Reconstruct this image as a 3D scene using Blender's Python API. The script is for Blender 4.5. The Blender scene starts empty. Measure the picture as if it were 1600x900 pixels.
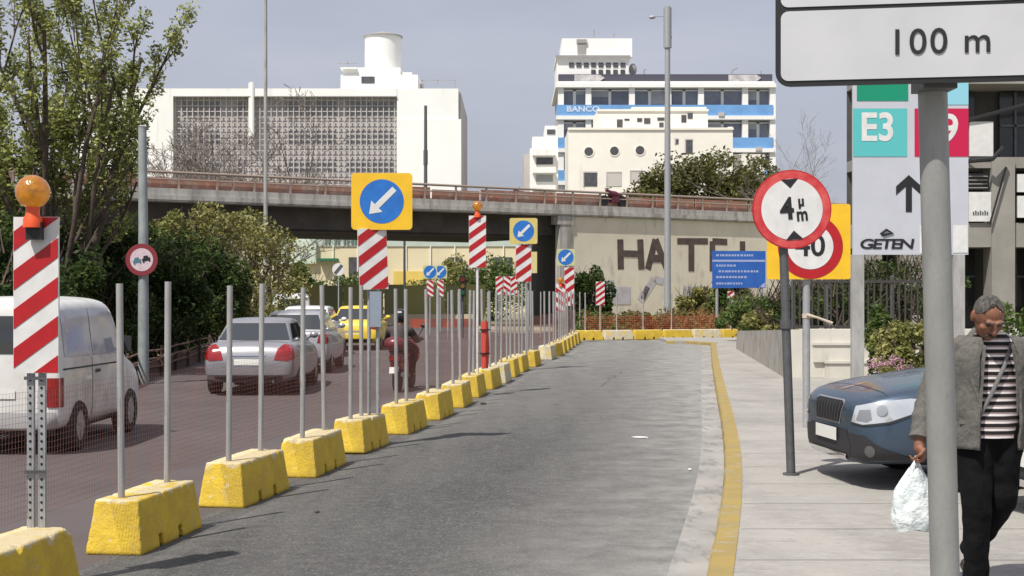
import bpy, bmesh, math, random
from mathutils import Vector, Matrix, noise
R = math.radians
PI = math.pi
SC = bpy.context.scene
COL = SC.collection
# ---------------------------------------------------------------- camera
F, H, HZ = 2200.0, 1.75, 456.0           # focal length in photo pixels, eye height, horizon row
cam = bpy.data.cameras.new('camera'); cam.lens = F/1600*36; cam.sensor_width = 36; cam.clip_end = 4000
cam.shift_y = (HZ-450)/1600
camo = bpy.data.objects.new('camera', cam); COL.objects.link(camo)
camo.location = (0, 0, H); camo.rotation_euler = (PI/2, 0, 0)
SC.camera = camo
# ---------------------------------------------------------------- light
SUN_EL = R(58); SH = Vector((0.60, 0.80))        # shadows fall this way on the ground
world = bpy.data.worlds.new('World'); SC.world = world; world.use_nodes = True
wn = world.node_tree.nodes; wl = world.node_tree.links; wn.clear()
sky = wn.new('ShaderNodeTexSky'); sky.sky_type = 'NISHITA'; sky.sun_disc = False
sky.sun_elevation = SUN_EL; sky.sun_rotation = math.atan2(-SH.x, -SH.y)
sky.air_density = 1.0; sky.dust_density = 4.0; sky.ozone_density = 1.6; sky.altitude = 50
tc = wn.new('ShaderNodeTexCoord'); mp = wn.new('ShaderNodeMapping'); mp.inputs['Scale'].default_value = (1.2, 1.2, 4.5)
cn = wn.new('ShaderNodeTexNoise'); cn.inputs['Scale'].default_value = 2.2; cn.inputs['Detail'].default_value = 7; cn.inputs['Roughness'].default_value = .55
cr = wn.new('ShaderNodeMapRange'); cr.inputs['From Min'].default_value = .35; cr.inputs['From Max'].default_value = .75
cr.inputs['To Min'].default_value = .60; cr.inputs['To Max'].default_value = 1.0
mx = wn.new('ShaderNodeMix'); mx.data_type = 'RGBA'; mx.inputs[7].default_value = (5.8, 6.0, 7.0, 1)
bg = wn.new('ShaderNodeBackground'); bg.inputs['Strength'].default_value = 0.092
wo = wn.new('ShaderNodeOutputWorld')
wl.new(tc.outputs['Generated'], mp.inputs['Vector']); wl.new(mp.outputs[0], cn.inputs['Vector']); wl.new(cn.outputs[0], cr.inputs['Value'])
wl.new(cr.outputs[0], mx.inputs[0]); wl.new(sky.outputs[0], mx.inputs[6]); wl.new(mx.outputs[2], bg.inputs['Color']); wl.new(bg.outputs[0], wo.inputs[0])
sl = bpy.data.lights.new('sun', 'SUN'); sl.energy = 5.0; sl.angle = R(0.6); sl.color = (1, .95, .87)
so = bpy.data.objects.new('sun', sl); COL.objects.link(so)
sdir = Vector((SH.x*math.cos(SUN_EL), SH.y*math.cos(SUN_EL), -math.sin(SUN_EL)))
so.rotation_euler = sdir.to_track_quat('-Z', 'Y').to_euler(); so.location = (-20, -20, 40)
vs = SC.view_settings; vs.view_transform = 'Standard'; vs.look = 'None'; vs.exposure = 0.10; vs.gamma = 1; vs.use_curve_mapping = False

# ---------------------------------------------------------------- helpers
def G(px, py, z=0.0):                    # point on a level z below a photo pixel
    d = F*(H-z)/(py-HZ); return Vector(((px-800)/F*d, d, z))
def P(px, py, d):                        # point at depth d behind a photo pixel
    return Vector(((px-800)/F*d, d, H+(HZ-py)/F*d))
def X(px, d): return (px-800)/F*d
def Z(py, d): return H+(HZ-py)/F*d

class MB:
    def __init__(s): s.v = []; s.f = []; s.m = []; s.mi = 0
    def face(s, pts):
        n = len(s.v); s.v += [tuple(p) for p in pts]; s.f.append(tuple(range(n, n+len(pts)))); s.m.append(s.mi)
    def add(s, vs, fs):
        n = len(s.v); s.v += [tuple(p) for p in vs]
        for f in fs: s.f.append(tuple(n+i for i in f)); s.m.append(s.mi)
    def box(s, c, d, rz=0, rx=0, ry=0):
        M4 = Matrix.Rotation(rz, 3, 'Z') @ Matrix.Rotation(ry, 3, 'Y') @ Matrix.Rotation(rx, 3, 'X')
        c = Vector(c); vs = []
        for x in (-.5, .5):
            for y in (-.5, .5):
                for z in (-.5, .5): vs.append(c + M4 @ Vector((x*d[0], y*d[1], z*d[2])))
        s.add(vs, [(0,1,3,2),(4,6,7,5),(0,4,5,1),(2,3,7,6),(0,2,6,4),(1,5,7,3)])
    def b2(s, a, b): s.box([(a[i]+b[i])/2 for i in range(3)], [abs(b[i]-a[i]) for i in range(3)])
    def tube(s, path, r, n=10, cap=True):
        path = [Vector(p) for p in path]; rr = r if isinstance(r, (list, tuple)) else [r]*len(path)
        rings = []; up = None
        for i, p in enumerate(path):
            t = (path[min(i+1, len(path)-1)]-path[max(i-1, 0)]).normalized()
            if up is None: up = Vector((0, 1, 0)) if abs(t.z) > .8 else Vector((0, 0, 1))
            u = (up - t*up.dot(t)).normalized(); w = t.cross(u); up = u
            rings.append([p + (u*math.cos(2*PI*k/n) + w*math.sin(2*PI*k/n))*rr[i] for k in range(n)])
        s.loft(rings, cap)
    def loft(s, rings, cap=True, closed=True):
        n = len(rings[0]); b = len(s.v)
        for rg in rings: s.v += [tuple(p) for p in rg]
        kk = n if closed else n-1
        for i in range(len(rings)-1):
            for k in range(kk):
                s.f.append((b+i*n+k, b+i*n+(k+1) % n, b+(i+1)*n+(k+1) % n, b+(i+1)*n+k)); s.m.append(s.mi)
        if cap and closed:
            s.f.append(tuple(b+k for k in reversed(range(n)))); s.m.append(s.mi)
            s.f.append(tuple(b+(len(rings)-1)*n+k for k in range(n))); s.m.append(s.mi)
    def cyl(s, c, r, h, n=20, axis='Z', r2=None):
        a = {'X': Vector((1,0,0)), 'Y': Vector((0,1,0)), 'Z': Vector((0,0,1))}[axis]; c = Vector(c)
        s.tube([c-a*h/2, c+a*h/2], [r, r if r2 is None else r2], n)
    def lathe(s, prof, c=(0,0,0), n=20):
        c = Vector(c)
        s.loft([[c+Vector((r*math.cos(2*PI*k/n), r*math.sin(2*PI*k/n), z)) for k in range(n)] for r, z in prof])
    def sph(s, c, r, n=14, m=8):
        r = r if isinstance(r, (tuple, list)) else (r, r, r)
        c = Vector(c)
        s.loft([[c+Vector((r[0]*math.sin(a)*math.cos(2*PI*k/n), r[1]*math.sin(a)*math.sin(2*PI*k/n), -r[2]*math.cos(a))) for k in range(n)]
                for a in [max(.02, min(PI-.02, PI*j/m)) for j in range(m+1)]])
    def prism(s, o2, y0, y1):            # outline in (x,z), extruded along y
        n = len(o2); a = [(x, y0, z) for x, z in o2]; b = [(x, y1, z) for x, z in o2]
        s.add(a+b, [tuple(range(n)), tuple(reversed(range(n, 2*n)))] + [(i, n+i, n+(i+1) % n, (i+1) % n) for i in range(n)])
    def build(s, name, mats, parent=None, smooth=None, loc=None, fix=True):
        me = bpy.data.meshes.new(name); me.from_pydata(s.v, [], s.f)
        mats = mats if isinstance(mats, (list, tuple)) else [mats]
        for m in mats: me.materials.append(m)
        if len(mats) > 1: me.polygons.foreach_set('material_index', s.m)
        if fix and len(s.f) < 20000:
            bm = bmesh.new(); bm.from_mesh(me); bmesh.ops.recalc_face_normals(bm, faces=bm.faces); bm.to_mesh(me); bm.free()
        me.update()
        if smooth is not None:
            me.polygons.foreach_set('use_smooth', [True]*len(me.polygons)); me.set_sharp_from_angle(angle=R(smooth))
        o = bpy.data.objects.new(name, me); COL.objects.link(o)
        if parent: o.parent = parent
        if loc is not None: o.location = loc
        return o

def thing(name, label, cat, loc=(0,0,0), rz=0, group=None):
    o = bpy.data.objects.new(name, None); o.empty_display_size = .1; COL.objects.link(o)
    o.location = loc; o.rotation_euler = (0, 0, rz); return tag(o, label, cat, group)
def tag(o, label, cat, group=None):
    o['label'] = label; o['category'] = cat
    if group: o['group'] = group
    return o
def struct(o): o['kind'] = 'structure'; return o
def copy_thing(root, loc, rz, label, group):
    r = root.copy(); COL.objects.link(r); r.location = loc; r.rotation_euler = (0, 0, rz); r['label'] = label; r['group'] = group
    def rec(src, dst):
        for ch in list(src.children):
            c = ch.copy(); COL.objects.link(c); c.parent = dst; rec(ch, c)
    rec(root, r); return r
def bake(o):
    dg = bpy.context.evaluated_depsgraph_get(); dg.update()
    me = bpy.data.meshes.new_from_object(o.evaluated_get(dg)); o.modifiers.clear(); o.data = me; return o
def smooth_mesh(o, ang=40):
    o.data.polygons.foreach_set('use_smooth', [True]*len(o.data.polygons)); o.data.set_sharp_from_angle(angle=R(ang)); return o
def text(s, size, mat, parent, loc, name='lettering', rot=(PI/2, 0, 0), ex=.0015, off=0.0, sx=1, shear=0, track=1):
    cu = bpy.data.curves.new('lettering_source', 'FONT'); cu.body = s; cu.size = size; cu.align_x = 'CENTER'; cu.align_y = 'CENTER'
    cu.extrude = ex; cu.offset = off; cu.shear = shear; cu.space_character = track; cu.resolution_u = 4
    t = bpy.data.objects.new('lettering_source', cu); COL.objects.link(t)
    dg = bpy.context.evaluated_depsgraph_get(); dg.update()
    me = bpy.data.meshes.new_from_object(t.evaluated_get(dg)); bpy.data.objects.remove(t)
    me.materials.clear(); me.materials.append(mat)
    o = bpy.data.objects.new(name, me); COL.objects.link(o); o.parent = parent; o.location = loc; o.rotation_euler = rot; o.scale = (sx, 1, 1)
    return o

# ---------------------------------------------------------------- materials
def mat(name, c, c2=None, scale=4, rough=.7, metal=0, bump=0, bscale=60, detail=5, spec=.5, trans=0, island=0, coat=0, lo=.35, hi=.65, stretch=None, dist=.01):
    m = bpy.data.materials.new(name); m.use_nodes = True; n = m.node_tree.nodes; l = m.node_tree.links
    p = n['Principled BSDF']; p.inputs['Base Color'].default_value = (*c, 1); p.inputs['Roughness'].default_value = rough
    p.inputs['Metallic'].default_value = metal; p.inputs['Specular IOR Level'].default_value = spec
    p.inputs['Transmission Weight'].default_value = trans; p.inputs['Coat Weight'].default_value = coat
    tcn = n.new('ShaderNodeTexCoord'); co = tcn.outputs['Object']
    if stretch:
        mpn = n.new('ShaderNodeMapping'); mpn.inputs['Scale'].default_value = stretch; l.new(co, mpn.inputs[0]); co = mpn.outputs[0]
    last = None
    if c2 is not None:
        nz = n.new('ShaderNodeTexNoise'); nz.inputs['Scale'].default_value = scale; nz.inputs['Detail'].default_value = detail; nz.inputs['Roughness'].default_value = .6
        l.new(co, nz.inputs['Vector'])
        mr = n.new('ShaderNodeMapRange'); mr.inputs['From Min'].default_value = lo; mr.inputs['From Max'].default_value = hi; l.new(nz.outputs[0], mr.inputs['Value'])
        mi = n.new('ShaderNodeMix'); mi.data_type = 'RGBA'; mi.inputs[6].default_value = (*c, 1); mi.inputs[7].default_value = (*c2, 1)
        l.new(mr.outputs[0], mi.inputs[0]); last = mi.outputs[2]
    if island:
        ge = n.new('ShaderNodeNewGeometry'); hs = n.new('ShaderNodeHueSaturation')
        mr2 = n.new('ShaderNodeMapRange'); mr2.inputs['To Min'].default_value = 1-island; mr2.inputs['To Max'].default_value = 1+island
        l.new(ge.outputs['Random Per Island'], mr2.inputs['Value']); l.new(mr2.outputs[0], hs.inputs['Value'])
        if last: l.new(last, hs.inputs['Color'])
        else: hs.inputs['Color'].default_value = (*c, 1)
        last = hs.outputs[0]
    if last: l.new(last, p.inputs['Base Color'])
    if bump:
        bz = n.new('ShaderNodeTexNoise'); bz.inputs['Scale'].default_value = bscale; bz.inputs['Detail'].default_value = 4; l.new(co, bz.inputs['Vector'])
        bn = n.new('ShaderNodeBump'); bn.inputs['Strength'].default_value = bump; bn.inputs['Distance'].default_value = dist
        l.new(bz.outputs[0], bn.inputs['Height']); l.new(bn.outputs[0], p.inputs['Normal'])
    return m
def nodes_of(m): return m.node_tree.nodes, m.node_tree.links, m.node_tree.nodes['Principled BSDF']
def layer(m, color, scale, lo, hi, stretch=None, detail=6, amount=1.0, seed=0):   # another patchy colour on top of what is there
    n, l, p = nodes_of(m); src = p.inputs['Base Color'].links[0].from_socket if p.inputs['Base Color'].links else None
    t = n.new('ShaderNodeTexCoord'); mpn = n.new('ShaderNodeMapping'); mpn.inputs['Scale'].default_value = stretch or (1,1,1); mpn.inputs['Location'].default_value = (seed, seed*.7, seed*.3)
    nz = n.new('ShaderNodeTexNoise'); nz.inputs['Scale'].default_value = scale; nz.inputs['Detail'].default_value = detail; nz.inputs['Roughness'].default_value = .65
    mr = n.new('ShaderNodeMapRange'); mr.inputs['From Min'].default_value = lo; mr.inputs['From Max'].default_value = hi; mr.inputs['To Max'].default_value = amount
    mi = n.new('ShaderNodeMix'); mi.data_type = 'RGBA'
    l.new(t.outputs['Object'], mpn.inputs[0]); l.new(mpn.outputs[0], nz.inputs['Vector']); l.new(nz.outputs[0], mr.inputs['Value']); l.new(mr.outputs[0], mi.inputs[0])
    if src: l.new(src, mi.inputs[6])
    else: mi.inputs[6].default_value = p.inputs['Base Color'].default_value
    mi.inputs[7].default_value = (*color, 1); l.new(mi.outputs[2], p.inputs['Base Color']); return m

ASPH = mat('asphalt', (.054,.052,.050), (.074,.072,.069), .35, .9, bump=.8, bscale=60, detail=8)
layer(ASPH, (.30,.29,.28), 38, .57, .68, detail=3, amount=.6); layer(ASPH, (.018,.018,.018), 30, .55, .66, detail=3, amount=.7, seed=3); layer(ASPH, (.035,.034,.033), 1.3, .54, .66, stretch=(2.2,.35,1), amount=.5, seed=51); layer(ASPH, (.115,.112,.107), 9, .5, .62, detail=3, amount=.45, seed=33)
layer(ASPH, (.150,.146,.138), .22, .50, .68, stretch=(3,.35,1), amount=.32, seed=8); layer(ASPH, (.04,.04,.04), .5, .6, .72, stretch=(1.5,.5,1), amount=.5, seed=21)
ASPH2 = mat('worn_red_brown_asphalt', (.072,.057,.056), (.098,.080,.078), .3, .9, bump=.4, bscale=40, detail=8)
layer(ASPH2, (.14,.125,.12), 55, .6, .75, detail=2, amount=.5); layer(ASPH2, (.07,.06,.06), .6, .56, .7, stretch=(2,.4,1), amount=.5, seed=5)
GUTTER = mat('gutter_concrete', (.34,.325,.305), (.24,.23,.215), 1.2, .9, bump=.4, bscale=60); layer(GUTTER, (.15,.145,.14), 2.5, .52, .62, stretch=(2,.6,1), amount=.7, seed=4)
PAVE = mat('pale_pavement', (.33,.315,.29), (.28,.268,.248), .8, .9, bump=.35, bscale=70); layer(PAVE, (.22,.205,.19), 1.1, .50, .66, amount=.7, seed=2, stretch=(1,.6,1)); layer(PAVE, (.38,.36,.335), 7, .52, .64, amount=.5, seed=12, stretch=(.5,2,1)); layer(PAVE, (.20,.19,.178), 3.5, .63, .70, amount=.6, seed=42, stretch=(.5,1.8,1)); layer(PAVE, (.15,.14,.13), 34, .58, .70, amount=.5, detail=3, seed=9, stretch=(.5,1.4,1)); layer(PAVE, (.42,.40,.37), 26, .58, .70, amount=.45, detail=3, seed=19, stretch=(.5,1.4,1))
KERBY = mat('yellow_kerb_paint', (.33,.235,.065), (.26,.20,.075), 3, .8, bump=.4, bscale=50); layer(KERBY, (.30,.27,.21), 5, .56, .66, amount=.8, seed=6)
GROUND = mat('dusty_ground', (.28,.25,.19), (.20,.19,.12), .4, .95, bump=.4, bscale=10); layer(GROUND, (.12,.14,.06), 1.2, .5, .62, seed=7)
GALV = mat('galvanised_steel', (.40,.41,.42), (.33,.34,.35), 14, .55, .35, bump=.1, bscale=90)
GALVL = mat('pale_grey_pole_paint', (.40,.40,.395), (.30,.295,.285), 9, .6, .1, stretch=(1,1,.3)); layer(GALVL, (.24,.17,.12), 14, .60, .70, stretch=(1,1,.25), amount=.7, seed=3)
POLEG = mat('big_pole_grey_paint', (.30,.305,.29), (.25,.255,.245), 12, .42, .25, bump=.15, bscale=120, stretch=(1,1,.35)); layer(POLEG, (.18,.17,.15), 30, .64, .72, amount=.6)
DARKM = mat('dark_grey_steel', (.13,.135,.14), (.10,.10,.105), 12, .5, .4)
WHITEP = mat('white_sign_sheet', (.70,.70,.69), (.60,.60,.59), 6, .45); REDP = mat('red_sign_sheet', (.43,.010,.016), (.36,.010,.014), 8, .4)
YELP = mat('yellow_sign_sheet', (.82,.50,.02), (.74,.44,.02), 5, .45); BLUEP = mat('blue_sign_sheet', (.02,.17,.55), (.02,.13,.45), 8, .4)
GREYP = mat('light_grey_sign_sheet', (.52,.53,.56), (.47,.48,.505), 3, .45); layer(GREYP, (.36,.355,.36), 8, .64, .74, amount=.5, stretch=(1,1,.5))
BLACKP = mat('black_sign_paint', (.012,.012,.014), rough=.5); TEALP = mat('turquoise_sign_sheet', (.09,.46,.46), rough=.5)
GREENP = mat('green_sign_sheet', (.0,.25,.14), rough=.5); CRIMP = mat('crimson_sign_sheet', (.50,.005,.06), rough=.5); SKYBP = mat('pale_blue_sign_sheet', (.25,.55,.66), rough=.5)
AMBER = mat('amber_lens', (1,.50,.03), (.95,.33,.015), 22, .16, spec=.7, trans=.75, coat=.5, bump=.5, bscale=40); ORANGEP = mat('orange_red_plastic', (.75,.09,.02), rough=.4)
WOODD = mat('bark', (.10,.075,.055), (.06,.045,.035), 12, .95, bump=.6, bscale=30)
BARE = mat('bare_twig_bark', (.22,.19,.17), (.16,.135,.12), 6, .95)
def leafmat(name, a, b, isl=.35, rough=.55):
    m = mat(name, a, b, 1.5, rough, island=isl, lo=.4, hi=.6); n, l, p = nodes_of(m)
    tr = n.new('ShaderNodeBsdfTranslucent'); ms = n.new('ShaderNodeMixShader'); ms.inputs[0].default_value = .3
    l.new(p.inputs['Base Color'].links[0].from_socket, tr.inputs[0]); p.inputs['Specular IOR Level'].default_value = .2; l.new(p.outputs[0], ms.inputs[1]); l.new(tr.outputs[0], ms.inputs[2])
    l.new(ms.outputs[0], n['Material Output'].inputs[0]); return m
LEAFY = leafmat('young_leaf', (.33,.35,.11), (.19,.22,.07), .55); LEAFD = leafmat('dark_hedge_leaf', (.030,.054,.015), (.062,.095,.022), .55)
LEAFO = leafmat('olive_leaf', (.21,.22,.07), (.29,.27,.10), .5); LEAFM = leafmat('mid_green_leaf', (.07,.12,.03), (.12,.16,.045)); LEAFB = leafmat('dry_brown_leaf', (.25,.13,.05), (.15,.15,.055))
LEAFP = leafmat('pink_blossom', (.60,.28,.42), (.68,.45,.55), .2)

# ---------------------------------------------------------------- lines in plan
class Line:
    def __init__(s, pts): s.p = sorted([(p[1], p[0]) for p in pts])
    def x(s, y):
        p = s.p
        if y <= p[0][0]: a, b = p[0], p[1]
        elif y >= p[-1][0]: a, b = p[-2], p[-1]
        else:
            for a, b in zip(p, p[1:]):
                if a[0] <= y <= b[0]: break
        return a[1]+(b[1]-a[1])*(y-a[0])/(b[0]-a[0])
corner_px = [(221,868),(380,794),(495,747),(569,710),(638,679.5),(688,657),(725,638),(748,622),(769,609),(791,600),(805,590),(817,582),(837,573.6),(862,562.6),(876,557)]
corners = [G(*c) for c in corner_px]
BL = Line([(c.x-.19, c.y) for c in corners] + [(2.35, 50.4)])
KL = Line([G(*c)[:2] for c in [(1105,900),(1116,853),(1124,807),(1131,760),(1132,713),(1127,667),(1119,620),(1112,573),(1110,541)]])
def smoothx(L, y, w=1.6): return sum(L.x(y+k*w/4) for k in range(-4, 5))/9
def gz_left(x, y):                       # the open road lies a little lower than the closed lane
    t = min(1, max(0, (smoothx(BL, min(y, 52))-x-.2)/1.8)); return -.15*t*t*(3-2*t)
# ---------------------------------------------------------------- ground sheets
m = MB(); m.face([(-900,-60,-.33),(900,-60,-.33),(900,1800,-.33),(-900,1800,-.33)]); struct(m.build('ground', GROUND))
m = MB(); ys = [-3+.5*i for i in range(161)]   # the open road, to y = 77
for a, b in zip(ys, ys[1:]):
    def row(y):
        r = smoothx(BL, min(y, 52)) if y < 52 else smoothx(BL, 52)+(y-52)*.05; l = -8.6 if y < 46 else -8.6-(y-46)*1.2
        return [(l+(r-l)*k/12) for k in range(12)] + [r-1.2, r-.6, r] if False else [l+(r-2.2-l)*k/4 for k in range(5)] + [r-1.9, r-1.5, r-1.1, r-.7, r-.35, r]
    ra, rb = row(a), row(b)
    for k in range(len(ra)-1):
        m.face([(ra[k],a,gz_left(ra[k],a)),(ra[k+1],a,gz_left(ra[k+1],a)),(rb[k+1],b,gz_left(rb[k+1],b)),(rb[k],b,gz_left(rb[k],b))])
struct(m.build('open_road', ASPH2, fix=False, smooth=60))
m = MB(); ys = [-3+.5*i for i in range(109)]   # the closed lane, to y = 51
for a, b in zip(ys, ys[1:]):
    la, lb, ra, rb = smoothx(BL, a), smoothx(BL, b), smoothx(KL, min(a,47))+.05, smoothx(KL, min(b,47))+.05
    for k in range(14): m.face([(la+(ra-la)*k/14,a,0),(la+(ra-la)*(k+1)/14,a,0),(lb+(rb-lb)*(k+1)/14,b,0),(lb+(rb-lb)*k/14,b,0)])
lane = struct(m.build('closed_lane', ASPH, fix=False))
at_ = lane.data.attributes.new('dust', 'FLOAT', 'POINT')         # pale dust gathers by the gutter and over the worn far end
for i, v in enumerate(lane.data.vertices):
    e = smoothx(KL, min(v.co.y, 47))-v.co.x; b_ = v.co.x-smoothx(BL, v.co.y)
    at_.data[i].value = max(0, 1-e/2.0)**1.1*1.0 + max(0, min(1, (v.co.y-14)/26))*.72 + max(0, 1-abs(b_-.25)/.35)*.25
n, l, p = nodes_of(ASPH); src = p.inputs['Base Color'].links[0].from_socket
an = n.new('ShaderNodeAttribute'); an.attribute_name = 'dust'; tq = n.new('ShaderNodeTexCoord'); nq = n.new('ShaderNodeTexNoise'); nq.inputs['Scale'].default_value = 2.2; nq.inputs['Detail'].default_value = 9; nq.inputs['Roughness'].default_value = .7
mq = n.new('ShaderNodeMapRange'); mq.inputs['From Min'].default_value = .3; mq.inputs['From Max'].default_value = .7; mq.inputs['To Min'].default_value = .25; mq.inputs['To Max'].default_value = 1.35
mu = n.new('ShaderNodeMath'); mu.operation = 'MULTIPLY'; mu.use_clamp = True; mi = n.new('ShaderNodeMix'); mi.data_type = 'RGBA'; mi.inputs[7].default_value = (.25,.245,.23,1)
l.new(tq.outputs['Object'], nq.inputs['Vector']); l.new(nq.outputs[0], mq.inputs['Value']); l.new(mq.outputs[0], mu.inputs[0]); l.new(an.outputs['Fac'], mu.inputs[1]); l.new(mu.outputs[0], mi.inputs[0]); l.new(src, mi.inputs[6]); l.new(mi.outputs[2], p.inputs['Base Color'])
rs_ = random.Random(3); crk = MB()                                 # tar-filled cracks, thin sheets
for x0, y0, x1, y1 in ((-.1,19,1.6,19.8),(1.6,26,2.4,31)):
    n_ = 16; pr = None
    for k in range(n_+1):
        c = Vector((x0+(x1-x0)*k/n_+rs_.uniform(-.06,.06), y0+(y1-y0)*k/n_+rs_.uniform(-.06,.06))); w_ = rs_.uniform(.002,.008)
        if pr: crk.face([(pr[0].x-pr[1],pr[0].y-pr[1]*.5,.004),(pr[0].x+pr[1],pr[0].y+pr[1]*.5,.004),(c.x+w_,c.y+w_*.5,.004),(c.x-w_,c.y-w_*.5,.004)])
        pr = (c, w_)
struct(crk.build('road_cracks', mat('tar_crack', (.05,.049,.047), rough=.8), fix=False))
m = MB()
for a, b in zip(ys, ys[1:]):
    if b > 46: break
    w = .25; m.face([(smoothx(KL,a)-w,a,.005),(smoothx(KL,a),a,.005),(smoothx(KL,b),b,.005),(smoothx(KL,b)-w,b,.005)])
struct(m.build('gutter', GUTTER, fix=False))
kp = [(smoothx(KL, y), y) for y in [-3+.5*i for i in range(96)]] + [(6.42,45.2),(6.36,45.9),(6.2,46.5),(5.95,47.0),(5.6,47.3),(5.2,47.5)]
m = MB(); rings = []                        # yellow kerb, real step
for i, (x, y) in enumerate(kp):
    a = Vector(kp[max(0,i-1)]); b = Vector(kp[min(len(kp)-1,i+1)]); t = (b-a).normalized(); nn = Vector((t.y, -t.x)); j = .006*math.sin(i*2.3)
    j += .010*noise.noise(Vector((x*3,y*3,0))); rings.append([(x, y, -.05), (x+nn.x*(.012+j), y+nn.y*(.012+j), .085), (x+nn.x*.03, y+nn.y*.03, .104), (x+nn.x*.17, y+nn.y*.17, .106), (x+nn.x*.17, y+nn.y*.17, -.05)])
m.loft(rings); struct(m.build('kerb', KERBY, smooth=30))
m = MB()
for a, b in zip(ys, ys[1:]):
    fa = lambda y: smoothx(KL, y)+.16 if y < 45.9 else Line([(6.45,46),(6.3,46.5),(6.0,47),(5.3,47.5),(5.25,60)]).x(y)
    m.face([(fa(a),a,.1),(16,a,.1),(16,b,.1),(fa(b),b,.1)])
    if a >= 46: m.face([(fa(a),a,-.02),(fa(a),a,.1),(fa(b),b,.1),(fa(b),b,-.02)])
struct(m.build('pavement', PAVE, fix=False))
m = MB(); m.box((3.0, 9.0, .103), (.001,.001,.001))
jm = MB()                                   # slab joints: thin darker mortar sheets 4 mm up
JOINT = mat('pavement_joint', (.245,.235,.216), (.285,.272,.25), 2.5, .95, lo=.36, hi=.50)
for i in range(26):
    y = 5.2+1.15*i+.05*math.sin(i*3.1); x0 = smoothx(KL, y)+.19; jm.face([(x0,y,.104),(15.5,y-.0,.104),(15.5,y+.012,.104),(x0,y+.012,.104)])
    for k in (2,6):
        x = x0+.62+1.2*k+(.6 if i % 2 else 0); jm.face([(x,y+.016,.104),(x+.011,y+.016,.104),(x+.011,y+1.09,.104),(x,y+1.09,.104)])
struct(jm.build('pavement_joints', JOINT, fix=False))
# ---------------------------------------------------------------- barrier blocks
YB = mat('yellow_block_paint', (.66,.46,.035), (.56,.38,.04), 5, .75, bump=.5, bscale=55, lo=.4, hi=.6)
n, l, p = nodes_of(YB)
layer(YB, (.45,.36,.14), 7, .56, .70, stretch=(1,1,.35), amount=.7, seed=11); layer(YB, (.60,.54,.42), 16, .62, .70, amount=.8, seed=2)
ge = n.new('ShaderNodeNewGeometry'); sx = n.new('ShaderNodeSeparateXYZ'); tcx = n.new('ShaderNodeTexCoord'); sz = n.new('ShaderNodeSeparateXYZ')
nz = n.new('ShaderNodeTexNoise'); nz.inputs['Scale'].default_value = 9; nz.inputs['Detail'].default_value = 5
ad = n.new('ShaderNodeMath'); ad.operation = 'MULTIPLY_ADD'; ad.inputs[1].default_value = .16   # worn bare concrete along the top
mr = n.new('ShaderNodeMapRange'); mr.inputs['From Min'].default_value = .430; mr.inputs['From Max'].default_value = .452
oi = n.new('ShaderNodeObjectInfo'); a2 = n.new('ShaderNodeMath'); a2.operation = 'MULTIPLY_ADD'; a2.inputs[1].default_value = .035
mi = n.new('ShaderNodeMix'); mi.data_type = 'RGBA'; mi.inputs[7].default_value = (.60,.50,.30,1)
l.new(tcx.outputs['Object'], sz.inputs[0]); l.new(tcx.outputs['Object'], nz.inputs['Vector']); l.new(nz.outputs[0], ad.inputs[0]); l.new(sz.outputs[2], ad.inputs[2])
l.new(oi.outputs['Random'], a2.inputs[0]); l.new(ad.outputs[0], a2.inputs[2]); l.new(a2.outputs[0], mr.inputs['Value']); l.new(mr.outputs[0], mi.inputs[0])
src = p.inputs['Base Color'].links[0].from_socket; l.new(src, mi.inputs[6]); l.new(mi.outputs[2], p.inputs['Base Color'])
WB = mat('faded_block_paint', (.62,.57,.44), (.50,.45,.33), 6, .85, bump=.5, bscale=50); layer(WB, (.72,.50,.07), 5, .52, .6, amount=.9, seed=5)
SLOT = mat('dirty_concrete', (.16,.14,.11), (.10,.09,.07), 9, .95)
BH = .36
def block_mesh(seed):
    m = MB(); L, W, l2, w2 = 1.14, .39, 1.04, .30
    m.loft([[(-W/2,-L/2,0),(W/2,-L/2,0),(W/2,L/2,0),(-W/2,L/2,0)], [(-W/2+.002,-L/2+.002,.04),(W/2-.002,-L/2+.002,.04),(W/2-.002,L/2-.002,.04),(-W/2+.002,L/2-.002,.04)],
            [(-w2/2,-l2/2,BH),(w2/2,-l2/2,BH),(w2/2,l2/2,BH),(-w2/2,l2/2,BH)]])
    o = m.build('block', [YB, SLOT])
    for y in (-.16, .20):
        c = MB(); c.box((0, y, .03), (1, .075, .11)); co = c.build('slot_cutter', SLOT)
        b = o.modifiers.new('b', 'BOOLEAN'); b.object = co; b.solver = 'EXACT'; b.operation = 'DIFFERENCE'; bake(o); bpy.data.objects.remove(co)
    bv = o.modifiers.new('v', 'BEVEL'); bv.width = .007; bv.segments = 2; bv.limit_method = 'ANGLE'; bv.angle_limit = R(40); bake(o)
    rm = o.modifiers.new('r', 'REMESH'); rm.mode = 'VOXEL'; rm.voxel_size = .011; bake(o)
    rng = random.Random(seed); me = o.data; off = Vector((seed*7.1, seed*3.3, 0))
    chips = [Vector((rng.choice((-1,1))*w2/2, rng.uniform(-.55,.55), BH)) for _ in range(4)] + [Vector((rng.uniform(-.18,.18), rng.choice((-1,1))*l2/2, BH)) for _ in range(3)]
    rad = [rng.uniform(.015, .05) for _ in chips]
    for v in me.vertices:
        v.co += v.normal*(noise.noise(v.co*6+off)*.003 + noise.noise(v.co*34+off)*.0018)
        for c, r in zip(chips, rad):
            dd = (v.co-c).length
            if dd < r: v.co += (Vector((0,0,.1))-c).normalized()*(r-dd)*.7
        if v.co.z < .004: v.co.z = 0
    o.data.materials.clear(); o.data.materials.append(YB); smooth_mesh(o, 50); return o
vari = [block_mesh(k) for k in range(3)]
vmesh = [v.data for v in vari]
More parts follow.
